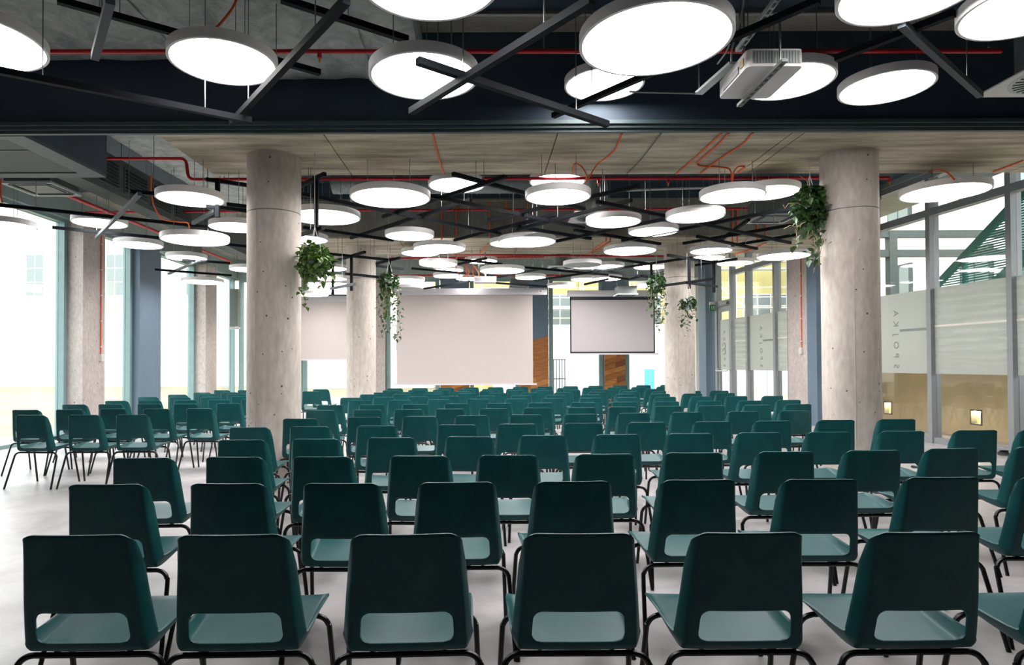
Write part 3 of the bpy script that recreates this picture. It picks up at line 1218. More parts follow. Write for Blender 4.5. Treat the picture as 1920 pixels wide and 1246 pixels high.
lattice('dark steel bar lattice in front, before the foil ducts on the left', [
    (107, 0, 600, 136, 2.3), (207, 0, 178, 107, LO, 'steel_pale'), (-40, 125, 471, 226, LO), (650, 0, 435, 230, 1.86), (528, -2, 764, 74, 2.25)])
lattice('dark steel bars crossing in front near the middle front lamps', [
    (1110, 0, 771, 209, 1.70), (783, 114, 1139, 233, 1.745), (1536, 0, 1037, 217, 2.12)])
lattice('dark steel bars in front at right, above the projector', [
    (1567, 110, 1790, 24, 2.05), (1690, 45, 1838, 178, 2.02, 'steel_pale')])
lattice('dark steel bar lattice between the two beams, left of centre', [
    (849, 326, 1096, 392, 2.02), (948, 331, 718, 406, 1.98), (800, 366, 1095, 427, 1.94), (883, 374, 658, 446, 2.0), (915, 412, 1196, 349, 1.98),
    (566, 364, 938, 438, 1.96), (852, 450, 1043, 402, 2.0), (956, 423, 1108, 447, 1.96), (568, 426, 737, 450, 1.96)])
lattice('dark steel bar lattice between the two beams, right of centre', [
    (970, 430, 1184, 375, 1.93), (1119, 378, 1482, 455, 1.89), (1077, 431, 1238, 457, 1.96), (1043, 452, 1273, 405, 1.92), (1166, 451, 1495, 388, 1.93),
    (1281, 456, 1500, 419, 1.97), (1307, 443, 1419, 466, 1.93), (1493, 440, 1372, 460, 1.99), (1404, 411, 1350, 451, 2.02)])
lattice('dark steel bars above the window-side chairs at left', [
    (-30, 381, 396, 426, 1.97), (262, 363, 181, 445, 1.93, 'steel_pale'), (245, 359, 330, 367, 1.99), (98, 426, 465, 462, 1.97),
    (341, 487, 431, 493, 1.97), (290, 505, 434, 516, 1.93), (374, 488, 316, 513, 1.95, 'steel_pale')])
lattice('dark steel frame with posts just left of the front left column', [
    (386, 336, 470, 348, 2.14), (386, 386, 470, 396, 1.84), (425, 383, 470, 388, 1.86), (404, 394, 362, 418, 1.82, 'steel_pale')], [(408, 338, 407, 2.14)])
lattice('dark steel frame with post behind the front left column beside the bushy ivy', [
    (550, 355, 609, 326, 2.1), (560, 441, 606, 427, 1.53)], [(593, 334, 442, 2.1)])
lattice('dark steel frame with posts around the rear left column', [
    (570, 471, 732, 487, 1.87), (622, 491, 684, 472, 1.88), (648, 513, 739, 522, 1.56), (620, 541, 665, 532, 1.30, 'steel_pale'), (706, 494, 750, 483, 1.87), (706, 498, 756, 504, 1.84)],
    [(659, 480, 545, 1.87), (624, 491, 552, 1.87), (731, 486, 550, 1.87)])
lattice('thin dark steel bars of the far bay above the middle screen', [
    (772, 503, 927, 517, 1.96), (795, 541, 880, 527, 1.94), (858, 486, 941, 495, 2.0), (859, 495, 912, 484, 2.0), (984, 501, 1140, 515, 1.96), (933, 519, 1018, 503, 1.98), (926, 530, 1026, 537, 1.92)])
lattice('dark steel bars and posts of the far bay around the right rear column', [
    (1001, 526, 1300, 482, 1.9), (1096, 533, 1140, 523, 1.9), (1156, 486, 1222, 495, 1.9), (1115, 505, 1214, 519, 1.92), (1144, 518, 1177, 523, 1.92), (1177, 524, 1249, 505, 1.92),
    (1252, 478, 1340, 492, 1.9), (1244, 535, 1336, 523, 1.42), (1284, 529, 1344, 537, 1.42), (1382, 485, 1304, 497, 1.9)],
    [(1292, 483, 541, 1.9), (1221, 495, 560, 1.9), (1338, 491, 548, 1.9)])

# ------------------------------------------------------------------ red sprinkler pipes
def sprinkler(parent, p, down=True):
    s = -1 if down else 1
    MB().tube([p, (p[0], p[1], p[2] + s * .05)], .016, 8).build('sprinkler_head', 'pipe_red', parent, True)


def pipe(label, pts, r, heads=(), hang=()):
    o_ = thing('sprinkler_pipe', label, 'pipe', pts[0])
    c = Vector(pts[0])
    MB().tube([Vector(p) - c for p in pts], r, 12).build('pipe', 'pipe_red', o_, True)
    for h in heads:
        h = Vector(h) - c
        MB().tube([h, h + Vector((0, 0, -.055))], .018, 8).build('sprinkler_head', 'pipe_red', o_, True)
        MB().tube([h + Vector((0, 0, -.055)), h + Vector((0, 0, -.09))], .008, 6).build('nozzle', 'yellow_label', o_, True)
    for h in hang:
        h = Vector(h)
        rd = link('pipe_hanger', rodmesh, o_, h - c)
        rd.scale = (1.3, 1.3, max(.01, roof(h.x, h.y) - h.z))
    return o_


y1_, z1_ = 5.0, 3.815
pipe('red sprinkler pipe running across before the navy bulkhead', [(-4.6, y1_, z1_), (4.1, y1_, z1_ - .03)], .0175,
     [(at_y(599, 90, y1_).x, y1_, z1_ - .01), (at_y(860, 88, y1_).x, y1_, z1_ - .01)], [(-3, y1_, z1_), (.5, y1_, z1_), (1.4, y1_, z1_), (4.0, y1_, z1_)])
y2_ = 7.95
a2 = at_y(352, 336, y2_)
b2_ = at_y(1668, 333, y2_)
c2 = at_y(350, 297, y2_)
d2 = at_y(200, 297, y2_)
pipe('red sprinkler pipe just behind the front concrete beam, stepping up at left', [d2, c2 - Vector((.09, 0, 0)), c2 - Vector((.045, 0, .006)), c2 - Vector((.012, 0, .03)), c2 + Vector((0, 0, -.07)), a2 + Vector((0, 0, .07)), a2 + Vector((.012, 0, .03)), a2 + Vector((.045, 0, .006)), a2 + Vector((.09, 0, 0)), b2_], .02,
     [(at_y(1122, 336, y2_).x, y2_, b2_.z), (at_y(1253, 336, y2_).x, y2_, b2_.z), (b2_.x, y2_, b2_.z)], [(at_y(u, 336, y2_).x, y2_, b2_.z) for u in (420, 770, 1065, 1330)])
y3_ = 10.9
pipe('red sprinkler pipe before the rear concrete beam', [at_y(160, 398, y3_), at_y(667, 394, y3_), at_y(1406, 391, y3_)], .02, [], [at_y(u, 393, y3_) for u in (450, 800, 1250)])
y4_ = 13.5
pipe('red sprinkler pipe behind the rear concrete beam', [at_y(573, 470, y4_), at_y(950, 478, y4_), at_y(1246, 480, y4_)], .022, [], [at_y(u, 476, y4_) for u in (640, 760, 1200)])
y5_ = 16.0
pipe('upper thin red pipe in the far bay', [at_y(729, 484, y5_), at_y(1020, 481, y5_)], .022, [], [at_y(u, 482.5, y5_) for u in (800, 960)])
y6_ = 17.2
pipe('low thin red pipe above the middle screen case', [at_y(713, 516, y6_), at_y(1066, 516, y6_)], .022, [], [at_y(u, 516, y6_) for u in (760, 1000)])
g0 = at_z(100, 355, CAMZ + 2.55)
g1 = at_z(444, 490, CAMZ + 2.55)
g1.x = g0.x
pipe('red sprinkler pipe running along the left windows into the distance', [g0, g1], .03, [], [g0.lerp(g1, .2), g0.lerp(g1, .6)])

# ------------------------------------------------------------------ ducts
def foil_duct(label, x0, x1, y0, y1, z0, z1, seams):
    t_ = thing('foil_duct', label, 'duct', ((x0 + x1) / 2, (y0 + y1) / 2, z0))
    hx, hy = (x1 - x0) / 2, (y1 - y0) / 2
    nx, ny = 14, 14
    bm = bmesh.new()
    bmesh.ops.create_cube(bm, size=1)
    for v_ in bm.verts:
        v_.co.x *= 2 * hx
        v_.co.y *= 2 * hy
        v_.co.z = (v_.co.z + .5) * (z1 - z0)
    bmesh.ops.subdivide_edges(bm, edges=bm.edges, cuts=12, use_grid_fill=True)
    rnd = random.Random(hash(label) % 1000)
    for v_ in bm.verts:
        v_.co += Vector((rnd.uniform(-1, 1), rnd.uniform(-1, 1), rnd.uniform(-1, 1))) * .012
    me = bpy.data.meshes.new('insulation')
    bm.to_mesh(me)
    bm.free()
    me.materials.append(MATS['foil'])
    me.shade_smooth()
    link('insulation', me, t_)
    for sx in seams:
        MB().box(sx - .03, sx + .03, -hy, hy, -.02, -.012).build('tape_seam', 'foil', t_)
    return t_


foil_duct('large crinkled foil duct at upper left above the red pipe', -5.3, -2.22, 2.2, 6.12, 4.28, 4.56, [-.6, .9])
foil_duct('foil-wrapped duct end above the middle left front lamps', -2.12, -.55, 2.4, 6.1, 4.08, 4.5, [.3])
foil_duct('foil duct seen through the gap left of the front beam', -4.42, -3.33, 6.32, 11.4, 4.06, 4.45, [])
foil_duct('foil-wrapped flat duct in the far bay behind rear beam', -.2, 1.9, 14.2, 15.0, 3.98, 4.35, [])
foil_duct('foil-wrapped flat duct in the far bay at left', -3.6, -1.4, 14.6, 15.6, 4.02, 4.4, [])


def round_duct(label, path, r):
    t_ = thing('round_duct', label, 'duct', path[0])
    c = Vector(path[0])
    P = [Vector(p) - c for p in path]
    MB().tube(P, r, 24).build('duct_tube', 'galvanised', t_, True)
    n = max(2, int(sum((b_ - a).length for a, b_ in zip(P[:-1], P[1:])) / .35))
    L_ = sum((b_ - a).length for a, b_ in zip(P[:-1], P[1:]))
    for k in range(n + 1):
        d = L_ * (k + .3) / (n + .6)
        for a, b_ in zip(P[:-1], P[1:]):
            l = (b_ - a).length
            if d <= l:
                q = a.lerp(b_, d / l)
                dr_ = (b_ - a).normalized() * .012
                MB().tube([q - dr_, q + dr_], r + .007, 24).build('seam_ring', 'galvanised', t_, True)
                break
            d -= l
    return t_


round_duct('silver round duct crossing behind the front beam left of centre', [(-2.3, 9.9, 4.16), (.75, 9.9, 4.16)], .17)
ve = at_y(1118, 408, 9.3)
round_duct('silver round duct bending down to the white swirl diffuser', smooth_path([(.85, 9.3, 4.15), (ve.x - .2, 9.3, 4.15), (ve.x, 9.3, 3.95), (ve.x, 9.3, ve.z + .1)], 6), .16)
sl0, sl1 = at_z(198, 307, 4.1), at_z(300, 360, 4.1)
round_duct('thin silver conduit running in depth beside the foil duct', [(sl0.x, sl0.y, 4.1), (sl0.x, 13.0, 4.1)], .03)


def diffuser(label, cx, cy, z, s, rz=0.0, duct=True):
    t_ = thing('swirl_diffuser', label, 'vent', (cx, cy, z), rz)
    MB().box(-s / 2, s / 2, -s / 2, s / 2, 0, .012).build('face_plate', 'vent_plate', t_)
    MB().lathe([(s * .42, -.004), (s * .42, .0)], 40, cap0=True).build('core_ring', 'ac_plate', t_)
    for k in range(28):
        a = 2 * math.pi * k / 28
        b_ = a + .18
        MB().beam((s * .16 * math.cos(a), s * .16 * math.sin(a), -.006), (s * .38 * math.cos(b_), s * .38 * math.sin(b_), -.006), .012, .006).build('slot', 'black_plastic', t_)
    if duct:
        MB().lathe([(s * .36, .012), (s * .36, SLAB - z)], 32).build('neck', 'galvanised', t_, True)
    return t_


diffuser('large white swirl air diffuser with silver neck at upper right edge', 4.68, 5.15, 3.64, .76)
diffuser('white square swirl diffuser behind a lamp near the middle', ve.x, 9.3, ve.z, .74, .0, False)
vf = at_y(1052, 502, 14.6)
diffuser('white square swirl diffuser in the far bay', vf.x, 14.6, vf.z, .62)


def cassette(label, cx, cy, z, s, hbox):
    t_ = thing('ceiling_cassette', label, 'air conditioner', (cx, cy, z))
    MB().box(-s * .45, s * .45, -s * .45, s * .45, .05, hbox).build('housing', 'ac_metal', t_)
    # bevelled frame
    pr = MB()
    i = 0
    a, b_ = s / 2, s * .30
    for k in range(4):
        A = Matrix.Rotation(k * math.pi / 2, 3, 'Z')
        pr = MB()
        q = [Vector((-a, -a, .02)), Vector((a, -a, .02)), Vector((b_, -b_, .05)), Vector((-b_, -b_, .05)), Vector((-a, -a, .05)), Vector((a, -a, .05))]
        pr.v = [tuple(A @ x) for x in q]
        pr.f = [(0, 1, 2, 3), (0, 4, 5, 1), (4, 3, 2, 5), (0, 3, 4), (1, 5, 2)]
        pr.build('frame_side', 'ac_plate', t_)
        fl_ = MB()
        fl_.beam(A @ Vector((-a * .7, -a * .80, .028)), A @ Vector((a * .7, -a * .80, .028)), .05, .012)
        fl_.build('air_slot', 'black_plastic', t_)
    MB().box(-b_ * .98, b_ * .98, -b_ * .98, b_ * .98, .025, .05).build('intake_grille', 'ac_metal', t_)
    for sx in (-1, 1):
        rd = link('hanger_rod', rodmesh, t_, (sx * s * .42, 0, hbox))
        rd.scale = (1.4, 1.4, max(.01, roof(cx, cy) - z - hbox))
    return t_


cassette('ceiling air-conditioning cassette at left, under the dark box', -5.85, 8.5, 3.66, .66, .3)
cassette('ceiling cassette above the far window-side chairs', -6.25, 13.35, 3.62, .64, .3)
cassette('ceiling cassette at right beside the hanging plant', 4.68, 10.25, 3.62, .62, .32)
c4 = at_y(1173, 554, 16.3)
cassette('ceiling cassette hanging before the right screen case', c4.x, 16.3, c4.z - .02, .52, .24)
c5 = at_y(973, 539, 16.3)
cassette('ceiling cassette just above the middle screen case', c5.x, 16.3, c5.z, .5, .2)

# grey service box with louvres at left
sb = thing('service_box', 'grey duct box with louvre grilles above the left chairs', 'duct', (-5.1, 8.1, 3.75))
MB().box(-.3, 0, 0, 6.5, -.02, .5).build('casing', 'panel_grey', sb)
for k in range(4):
    y0 = .25 + k * .75
    g = MB().box(0, .012, y0, y0 + .62, .05, .42).build('louvre_frame', 'navy_trim', sb)
    for q in range(7):
        MB().box(.012, .03, y0 + .03, y0 + .59, .075 + q * .048, .1 + q * .048).build('louvre_slat', 'black_plastic', g)
for y in (1.2, 5.0):
    rd = link('hanger_rod', rodmesh, sb, (-.15, y, .5))
    rd.scale = (1.5, 1.5, SLAB - 4.25)

# ------------------------------------------------------------------ projectors
pn = at_z(1402, 124, CAMZ + 1.87)
pj = thing('projector', 'white ceiling projector on strut rails at upper right', 'projector', (pn.x, pn.y, pn.z))
PW, PD, PH = .355, .50, .11
bm = bmesh.new()
bmesh.ops.create_cube(bm, size=1)
for v_ in bm.verts:
    v_.co = Vector(((v_.co.x + .5) * PW, (v_.co.y + .5) * PD, (v_.co.z + .5) * PH))
bmesh.ops.bevel(bm, geom=[e for e in bm.edges if abs(e.verts[0].co.z - e.verts[1].co.z) > .05], offset=.035, segments=5, affect='EDGES', profile=.5)
me = bpy.data.meshes.new('body')
bm.to_mesh(me)
bm.free()
me.materials.append(MATS['white_plastic'])
me.shade_smooth()
me.set_sharp_from_angle(angle=.7)
link('body', me, pj)
MB().box(.035, PW - .02, -.004, .004, .018, PH - .012).build('front_grille', 'grille_grey', pj)
for k in range(16):
    MB().box(.04 + k * .0185, .05 + k * .0185, -.007, -.003, .022, PH - .016).build('grille_slot', 'ac_metal', pj)
MB().box(-.004, .0, .06, .11, .03, .08).build('sticker', 'yellow_label', pj)
MB().box(-.005, .0, .14, .40, .015, .06).build('socket_panel', 'grille_grey', pj)
s0, s1 = at_z(1472, 112, CAMZ + 1.83) - pn, at_z(1386, 198, CAMZ + 1.83) - pn
rl_ = MB().beam(s0, s1, .036, .02).build('strut_rail', 'ac_metal', pj)
for k in range(9):
    c = s0.lerp(s1, .08 + k * .1)
    dd = (s1 - s0).normalized() * .016
    MB().beam(c - dd + Vector((0, 0, -.011)), c + dd + Vector((0, 0, -.011)), .014, .003).build('slot', 'black_plastic', rl_)
for u, v_ in ((1463, 122), (1396, 188)):
    p = at_z(u, v_, CAMZ + 1.85) - pn
    rd = link('threaded_rod', rodmesh, pj, p)
    rd.scale = (2.2, 2.2, SLAB - pn.z - p.z)
s0, s1 = at_z(1478, -30, CAMZ + 2.25), at_z(1384, 94, CAMZ + 2.25)
st = thing('strut_channel', 'slotted steel strut channel above the projector', 'strut', s0)
MB().beam((0, 0, 0), s1 - s0, .04, .03).build('channel', 'galvanised', st)
for k in range(10):
    c = (s1 - s0) * (.06 + k * .095)
    dd = (s1 - s0).normalized() * .022
    MB().beam(c - dd + Vector((0, 0, -.016)), c + dd + Vector((0, 0, -.016)), .016, .003).build('slot', 'black_plastic', st)
for fr in (.3, .95):
    c = (s1 - s0) * fr
    rd = link('threaded_rod', rodmesh, st, c)
    rd.scale = (2.2, 2.2, SLAB - s0.z)
tb0, tb1 = at_z(1180, 172, CAMZ + 2.0), at_z(1310, 175, CAMZ + 2.0)
pm = thing('cable_tray', 'slim steel tray left of the projector with white cables', 'tray', tb1)
MB().beam((0, 0, 0), at_z(1375, 118, CAMZ + 2.0) - tb1, .06, .02).build('tray', 'ac_plate', pm)
MB().tube([(0, 0, 0), tb0 - tb1], .008).build('rod', 'rod_steel', pm, True)
rd = link('hanger_rod', rodmesh, pm, (0, 0, .01))
rd.scale = (1.5, 1.5, SLAB - tb1.z - .01)
pf = at_y(910, 525, 13.0)
pp = thing('projector', 'white projector hanging far above the middle of the rows', 'projector', (pf.x, 13.0, pf.z))
MB().box(-.22, .22, -.15, .15, -.055, .055).build('body', 'white_plastic', pp)
MB().box(-.21, -.08, -.155, -.15, -.04, .04).build('lens_panel', 'grille_grey', pp)
MB().box(.08, .14, -.155, -.15, -.01, .02).build('sticker', 'yellow_label', pp)
rd = link('ceiling_pole', rodmesh, pp, (0, 0, .055))
rd.scale = (4, 4, SOFFIT - pf.z - .055)

# ------------------------------------------------------------------ projection screens
def screen(label, x0, x1, z0, z1, y, cloth, border, case_px, badge=False):
    t_ = thing('projection_screen', label, 'screen', ((x0 + x1) / 2, y, z0))
    h = (x1 - x0) / 2
    H = z1 - z0
    MB().box(-h, h, -.003, .003, .02, H).build('cloth', cloth, t_)
    if border:
        MB().box(-h, -h + .035, -.006, -.003, .02, H).build('black_border', 'black_plastic', t_)
        MB().box(h - .035, h, -.006, -.003, .02, H).build('black_border', 'black_plastic', t_)
        MB().box(-h, h, -.006, -.003, .02, .06).build('black_border', 'black_plastic', t_)
        MB().box(-h, h, -.006, -.003, H - .09, H).build('black_border', 'black_plastic', t_)
    MB().box(-h - .08, h + .1, -.02, .02, -.02, .02).build('bottom_bar', 'screen_case', t_)
    c = MB().box(-h + case_px[0], h + case_px[1], -.08, .08, H, H + .17).build('case', 'screen_case', t_)
    if badge:
        MB().box(h + case_px[1] - .24, h + case_px[1] - .1, -.083, -.08, H + .05, H + .12).build('badge', 'white_plastic', c)
        MB().box(h + case_px[1] - .19, h + case_px[1] - .15, -.086, -.083, H + .07, H + .10).build('badge_mark', 'blue_panel', c)
    for x in (-h * .8, h * .8):
        rd = link('hanger_rod', rodmesh, t_, (x, 0, H + .17))
        rd.scale = (1.6, 1.6, SLAB - z1 - .17)
    return t_


def sx(px, y):
    return at_y(px, 640, y).x


def sz(px, py, y):
    return at_y(px, py, y).z


ym = 17.0
screen('large white projection screen in the middle of the end wall', sx(744, ym), sx(999, ym), sz(870, 720, ym), sz(870, 553, ym), ym, 'screen_cloth', False, (-.1, .38), True)
yr = 17.6
screen('smaller grey projection screen with black border at right', sx(1069, yr), sx(1228, yr), sz(1150, 663, yr), sz(1150, 556, yr), yr, 'screen_cloth_grey', True, (-.06, .06))
yl = 18.8
ls = screen('pale projection screen at left, partly behind the front left column', sx(497, yl), sx(660, yl), sz(600, 674, yl), sz(600, 566, yl), yl, 'screen_cloth', False, (-.06, .06))
tag(MB().box(sx(490, yl), sx(668, yl), yl + .12, yl + .2, sz(600, 566, yl), sz(600, 556, yl) + .08).build('screen_rail', 'blue_panel'), 'blue-grey rail behind the left projection screen', 'rail')

# ------------------------------------------------------------------ speaker, switches, exit sign
sp = at_y(441, 577, 18.6)
sk = thing('column_speaker', 'grey column loudspeaker hanging by the last left window', 'speaker', (sp.x, 18.6, sp.z))
MB().box(-.11, .11, -.12, .12, -.54, .54).build('cabinet', 'speaker_grey', sk)
MB().box(-.1, .1, -.126, -.12, -.5, .52).build('grille', 'speaker_grey', sk)
MB().box(-.15, .13, -.05, .05, -.62, -.56).build('bracket', 'white_plastic', sk)
for x in (-.05, .06):
    rd = link('hanger_rod', rodmesh, sk, (x, 0, .54))
    rd.scale = (1.5, 1.5, SLAB - sp.z - .54)


def switch(label, p, rz, length):
    t_ = thing('wall_switch', label, 'switch', p, rz)
    MB().box(-.001, .05, -.045, .045, -.07, .07).build('box', 'white_plastic', t_)
    MB().box(.05, .056, -.025, .025, -.03, .03).build('rocker', 'vent_plate', t_)
    MB().tube([(.012, 0, .07), (.012, 0, length)], .012).build('conduit', 'cable_orange', t_, True)
    for k in range(5):
        z = .2 + k * length / 5.2
        MB().box(-.001, .026, -.02, .02, z, z + .02).build('clip', 'white_plastic', t_)


q = at_x(188, 670, -7.42)
switch('white switch with orange conduit on the left concrete pier', (-7.42, q.y, q.z), 0, 2.6)
yy = 14.15
q = at_y(1504, 657, yy)
switch('white switch with orange conduit on the right concrete pier', (RX(yy) - .1, yy, q.z), math.pi + RANG, 2.6)
es = thing('exit_sign', 'green exit sign box beside the glass door', 'sign', (RX(18.67) - .015, 18.64, 0))
q = at_y(1339, 574, 18.7)
es.location.z = q.z
MB().box(-.16, .0, -.03, .03, .04, .12).build('housing', 'white_plastic', es)
MB().box(-.16, .0, -.012, .012, -.14, .04).build('sign_plate', 'exit_green', es)
MB().box(-.11, -.085, -.016, -.012, -.1, 0).build('running_man', 'vent_plate', es)
MB().box(-.06, -.02, -.016, -.012, -.1, .01).build('door_mark', 'vent_plate', es)

# loose cable heap on the floor at right
q = at_z(1893, 852, .02)
MBc = MB()
MBc.tube(smooth_path([(q.x + .13 * math.cos(a) * (1 - a * .01), q.y + .13 * math.sin(a), .015 + .003 * a) for a in [i * .5 for i in range(30)]], 3), .012, 6)
tag(MBc.build('coiled_cable', 'black_plastic', None, True), 'black cable coiled on the floor by the right window', 'cable')

# ------------------------------------------------------------------ orange and grey cables
def cable(label, pts, r=.009, mat='cable_orange'):
    c = Vector(pts[0])
    o_ = MB().tube([p - c for p in smooth_path(pts, 5)], r, 6).build('ceiling_cable', mat, None, True)
    o_.location = c
    return tag(o_, label, 'cable', 'ceiling cables')


zs_ = SOFFIT - .012


def onsoff(*px):
    return [at_z(u, v_, zs_) for u, v_ in px]


cable('orange cable clipped across the front beam above the two left lamps', onsoff((811, 250), (817, 275), (824, 300), (831, 325)))
cable('orange cable branching on the front beam to the middle lamp', onsoff((1166, 250), (1156, 275), (1146, 288), (1120, 308)) + [at_y(1103, 335, 7.2), at_y(1098, 342, 7.1)])
cable('short orange cable arching down to the middle lamp', onsoff((1074, 326), (1078, 307), (1090, 312)) + [at_y(1099, 326, 7.1), at_y(1100, 340, 7.0)])
cable('dark clipped cable across the front beam right of centre', onsoff((1240, 250), (1217, 280), (1194, 308), (1175, 326)), .006, 'cable_grey')
cable('leftmost of the three long orange cables on the front beam', onsoff((1353, 250), (1325, 276), (1298, 300), (1268, 326)))
cable('orange cable with a bend leading to the right middle lamp', onsoff((1366, 250), (1345, 272), (1320, 294), (1306, 306), (1315, 311), (1345, 313), (1366, 316)) + [at_y(1371, 325, 7.25), at_y(1372, 345, 7.25)])
cable('rightmost of the three long orange cables on the front beam', onsoff((1412, 249), (1390, 272), (1355, 294), (1313, 325)))
cable('short orange cable from the lamp up to the beam edge', [at_y(1373, 343, 7.25), at_y(1376, 322, 7.2)] + onsoff((1384, 313), (1396, 313), (1382, 325)))
cable('orange cable feeding the large lamp by the right windows', [at_z(1741, 323, zs_), at_z(1755, 318, zs_), at_y(1775, 323, 7.0), at_y(1790, 337, 6.9)])
cable('orange cable along the beam end at the right windows', onsoff((1862, 322), (1890, 312), (1918, 301)))
cable('orange cable curving down to the upper left lamp', [at_y(446, -8, 4.5), at_y(436, 15, 4.45), at_y(415, 42, 4.4), at_y(398, 58, 4.4)])
cable('orange cable hanging in a curve above the left lamp pair', [at_y(284, 328, 8.2), at_y(284, 362, 8.2), at_y(290, 388, 8.2), at_y(305, 410, 8.3), at_y(335, 416, 8.5), at_y(352, 418, 8.7), at_y(355, 430, 8.8)])
cable('orange cable bundle at the left picture edge', [at_y(1, 335, 8.0), at_y(1, 365, 8.0), at_y(4, 380, 8.0)], .012)
yb_ = BEAM2[0] - .015
for k, (u, va, vb) in enumerate([(828, 385, 449), (829, 385, 449), (855, 368, 447), (918, 368, 446), (1136, 425, 451), (1144, 425, 451), (1373, 392, 455), (1382, 392, 455), (1436, 420, 452), (1420, 420, 452), (948, 360, 395), (989, 380, 400)]):
    if k == 1:
        continue
    cable('orange cable dropping down the rear beam face, %s from left' % ORD[[0, 0, 1, 2, 5, 6, 7, 8, 10, 9, 3, 4][k]], [at_y(u, va, yb_), at_y(u, (va + vb) / 2, yb_), at_y(u + .5, vb, yb_)], .012)
cable('left of two orange cables slanting on the rear beam soffit', onsoff((1136, 452), (1120, 463), (1105, 475)), .012)
cable('right of two orange cables slanting on the rear beam soffit', onsoff((1144, 453), (1125, 465), (1110, 475)), .012)
cable('orange cable slanting on the rear beam soffit behind the lamp pair', onsoff((915, 457), (908, 467), (901, 474)), .012)
cable('orange cable slanting on the rear soffit right of the column', onsoff((1436, 455), (1405, 468), (1376, 477)), .012)
for k, (u, v_) in enumerate([(858, 500), (876, 505), (890, 512)]):
    cable('tangled orange cable loop above the far projector, %s from left' % ORD[k], [at_y(u, v_ - 25, 13.2), at_y(u - 3, v_, 13.2), at_y(u + 6, v_ + 18, 13.2), at_y(u + 22, v_ + 10, 13.1), at_y(u + 12, v_ - 8, 13.0)], .009)
pr_ = at_z(1384, 20, CAMZ + 2.2)
cable('white cable drooping from the strut to the projector', [at_y(1398, -20, 4.3), at_y(1390, 30, 4.3), at_y(1372, 95, 4.3), at_y(1375, 128, 4.3), at_y(1392, 134, 4.3)], .006, 'cable_white')
cable('white cable curving down behind the large front lamp', [at_y(1380, 40, 4.6), at_y(1365, 90, 4.6), at_y(1345, 120, 4.7)], .006, 'cable_white')
cable('pale straight conduit high above the front lamps', [Vector((-.6, 5.84, 4.55)), Vector((1.5, 5.84, 4.55)), Vector((4.0, 5.84, 4.55))], .012, 'cable_white')
cable('pale conduit crossing before the rear beam at right', [at_y(1175, 357, 10.6), at_y(1250, 354, 10.6), at_y(1330, 352, 10.6)], .02, 'cable_white')

# ------------------------------------------------------------------ hanging plants
def leaf_mesh(name, pts, size, mat, seed):
    rnd = random.Random(seed)
    mb = MB()
    for p in pts:
        s = size * rnd.uniform(.7, 1.3)
        A = Matrix.Rotation(rnd.uniform(0, 6.28), 3, 'Z') @ Matrix.Rotation(rnd.uniform(-1.3, .5), 3, 'X') @ Matrix.Rotation(rnd.uniform(-.5, .5), 3, 'Y')
        shp = [(0, 0, 0), (.42, .25, .06), (.3, .55, .03), (0, 1.0, -.1), (-.3, .55, .03), (-.42, .25, .06), (0, .45, -.05)]
        i = len(mb.v)
        for q in shp:
            mb.v.append(tuple(Vector(p) + A @ (Vector(q) * s)))
        for a, b_ in ((0, 1), (1, 2), (2, 3), (3, 4), (4, 5), (5, 0)):
            mb.f.append((i + a, i + b_, i + 6))
    me = mb.mesh(name, mat, fix=False)
    return me


def plant(label, base, rx, rz_, trails, leaf, nball, mat, hook_z, seed, twigs=False):
    """base: pot centre; trails: list of (dx, length)"""
    rnd = random.Random(seed)
    nball, leaf = int(nball * 1.6), leaf * 1.15
    t_ = thing('hanging_ivy', label, 'plant', base)
    R_ = .085
    MB().lathe([(.055, -.1), (.06, -.1), (R_, .06), (R_ + .006, .06), (R_ + .006, .075), (R_ - .008, .075)], 24, cap0=True).build('pot', 'pot_white', t_, True)
    for a in (0, 2.1, 4.2):
        MB().tube([(R_ * math.cos(a), R_ * math.sin(a), .07), (0, 0, .38), (0, 0, hook_z - base[2])], .004, 6).build('cord', 'white_plastic', t_)
    pts = []
    for k in range(nball):
        while True:
            q = Vector((rnd.uniform(-1, 1), rnd.uniform(-1, 1), rnd.uniform(-1, 1)))
            if .35 < q.length < 1:
                break
        pts.append((q.x * rx, q.y * rx, q.z * rz_ + .02))
    stems = MB()
    for (dx, ln) in trails:
        a = rnd.uniform(0, 6.28)
        sy = rnd.uniform(-.5, .5) * rx
        P_ = [Vector((dx * .4, sy, .05)), Vector((dx * .9, sy, -.05))]
        x = dx
        n = max(3, int(ln / .08))
        for k in range(n):
            x += rnd.uniform(-.022, .022)
            P_.append(Vector((x, sy + rnd.uniform(-.02, .02), -.05 - ln * (k + 1) / n)))
        stems.tube(P_, .003, 5)
        m_ = int(ln / (leaf * .40))
        for k in range(m_):
            f_ = k / max(1, m_ - 1) * (len(P_) - 1)
            i = min(int(f_), len(P_) - 2)
            pts.append(tuple(P_[i].lerp(P_[i + 1], f_ - i) + Vector((rnd.uniform(-1, 1) * leaf * .6, rnd.uniform(-1, 1) * leaf * .6, 0))))
    st_ = stems.build('stems', 'twig', t_)
    st_['kind'] = 'stuff'
    f_ = link('foliage', leaf_mesh('foliage', pts, leaf, mat, seed), t_)
    f_['kind'] = 'stuff'
    if twigs:
        for pl in twigs:
            MB().tube([Vector(p) for p in pl], .005, 5).build('dry_twig', 'twig', t_)
    return t_


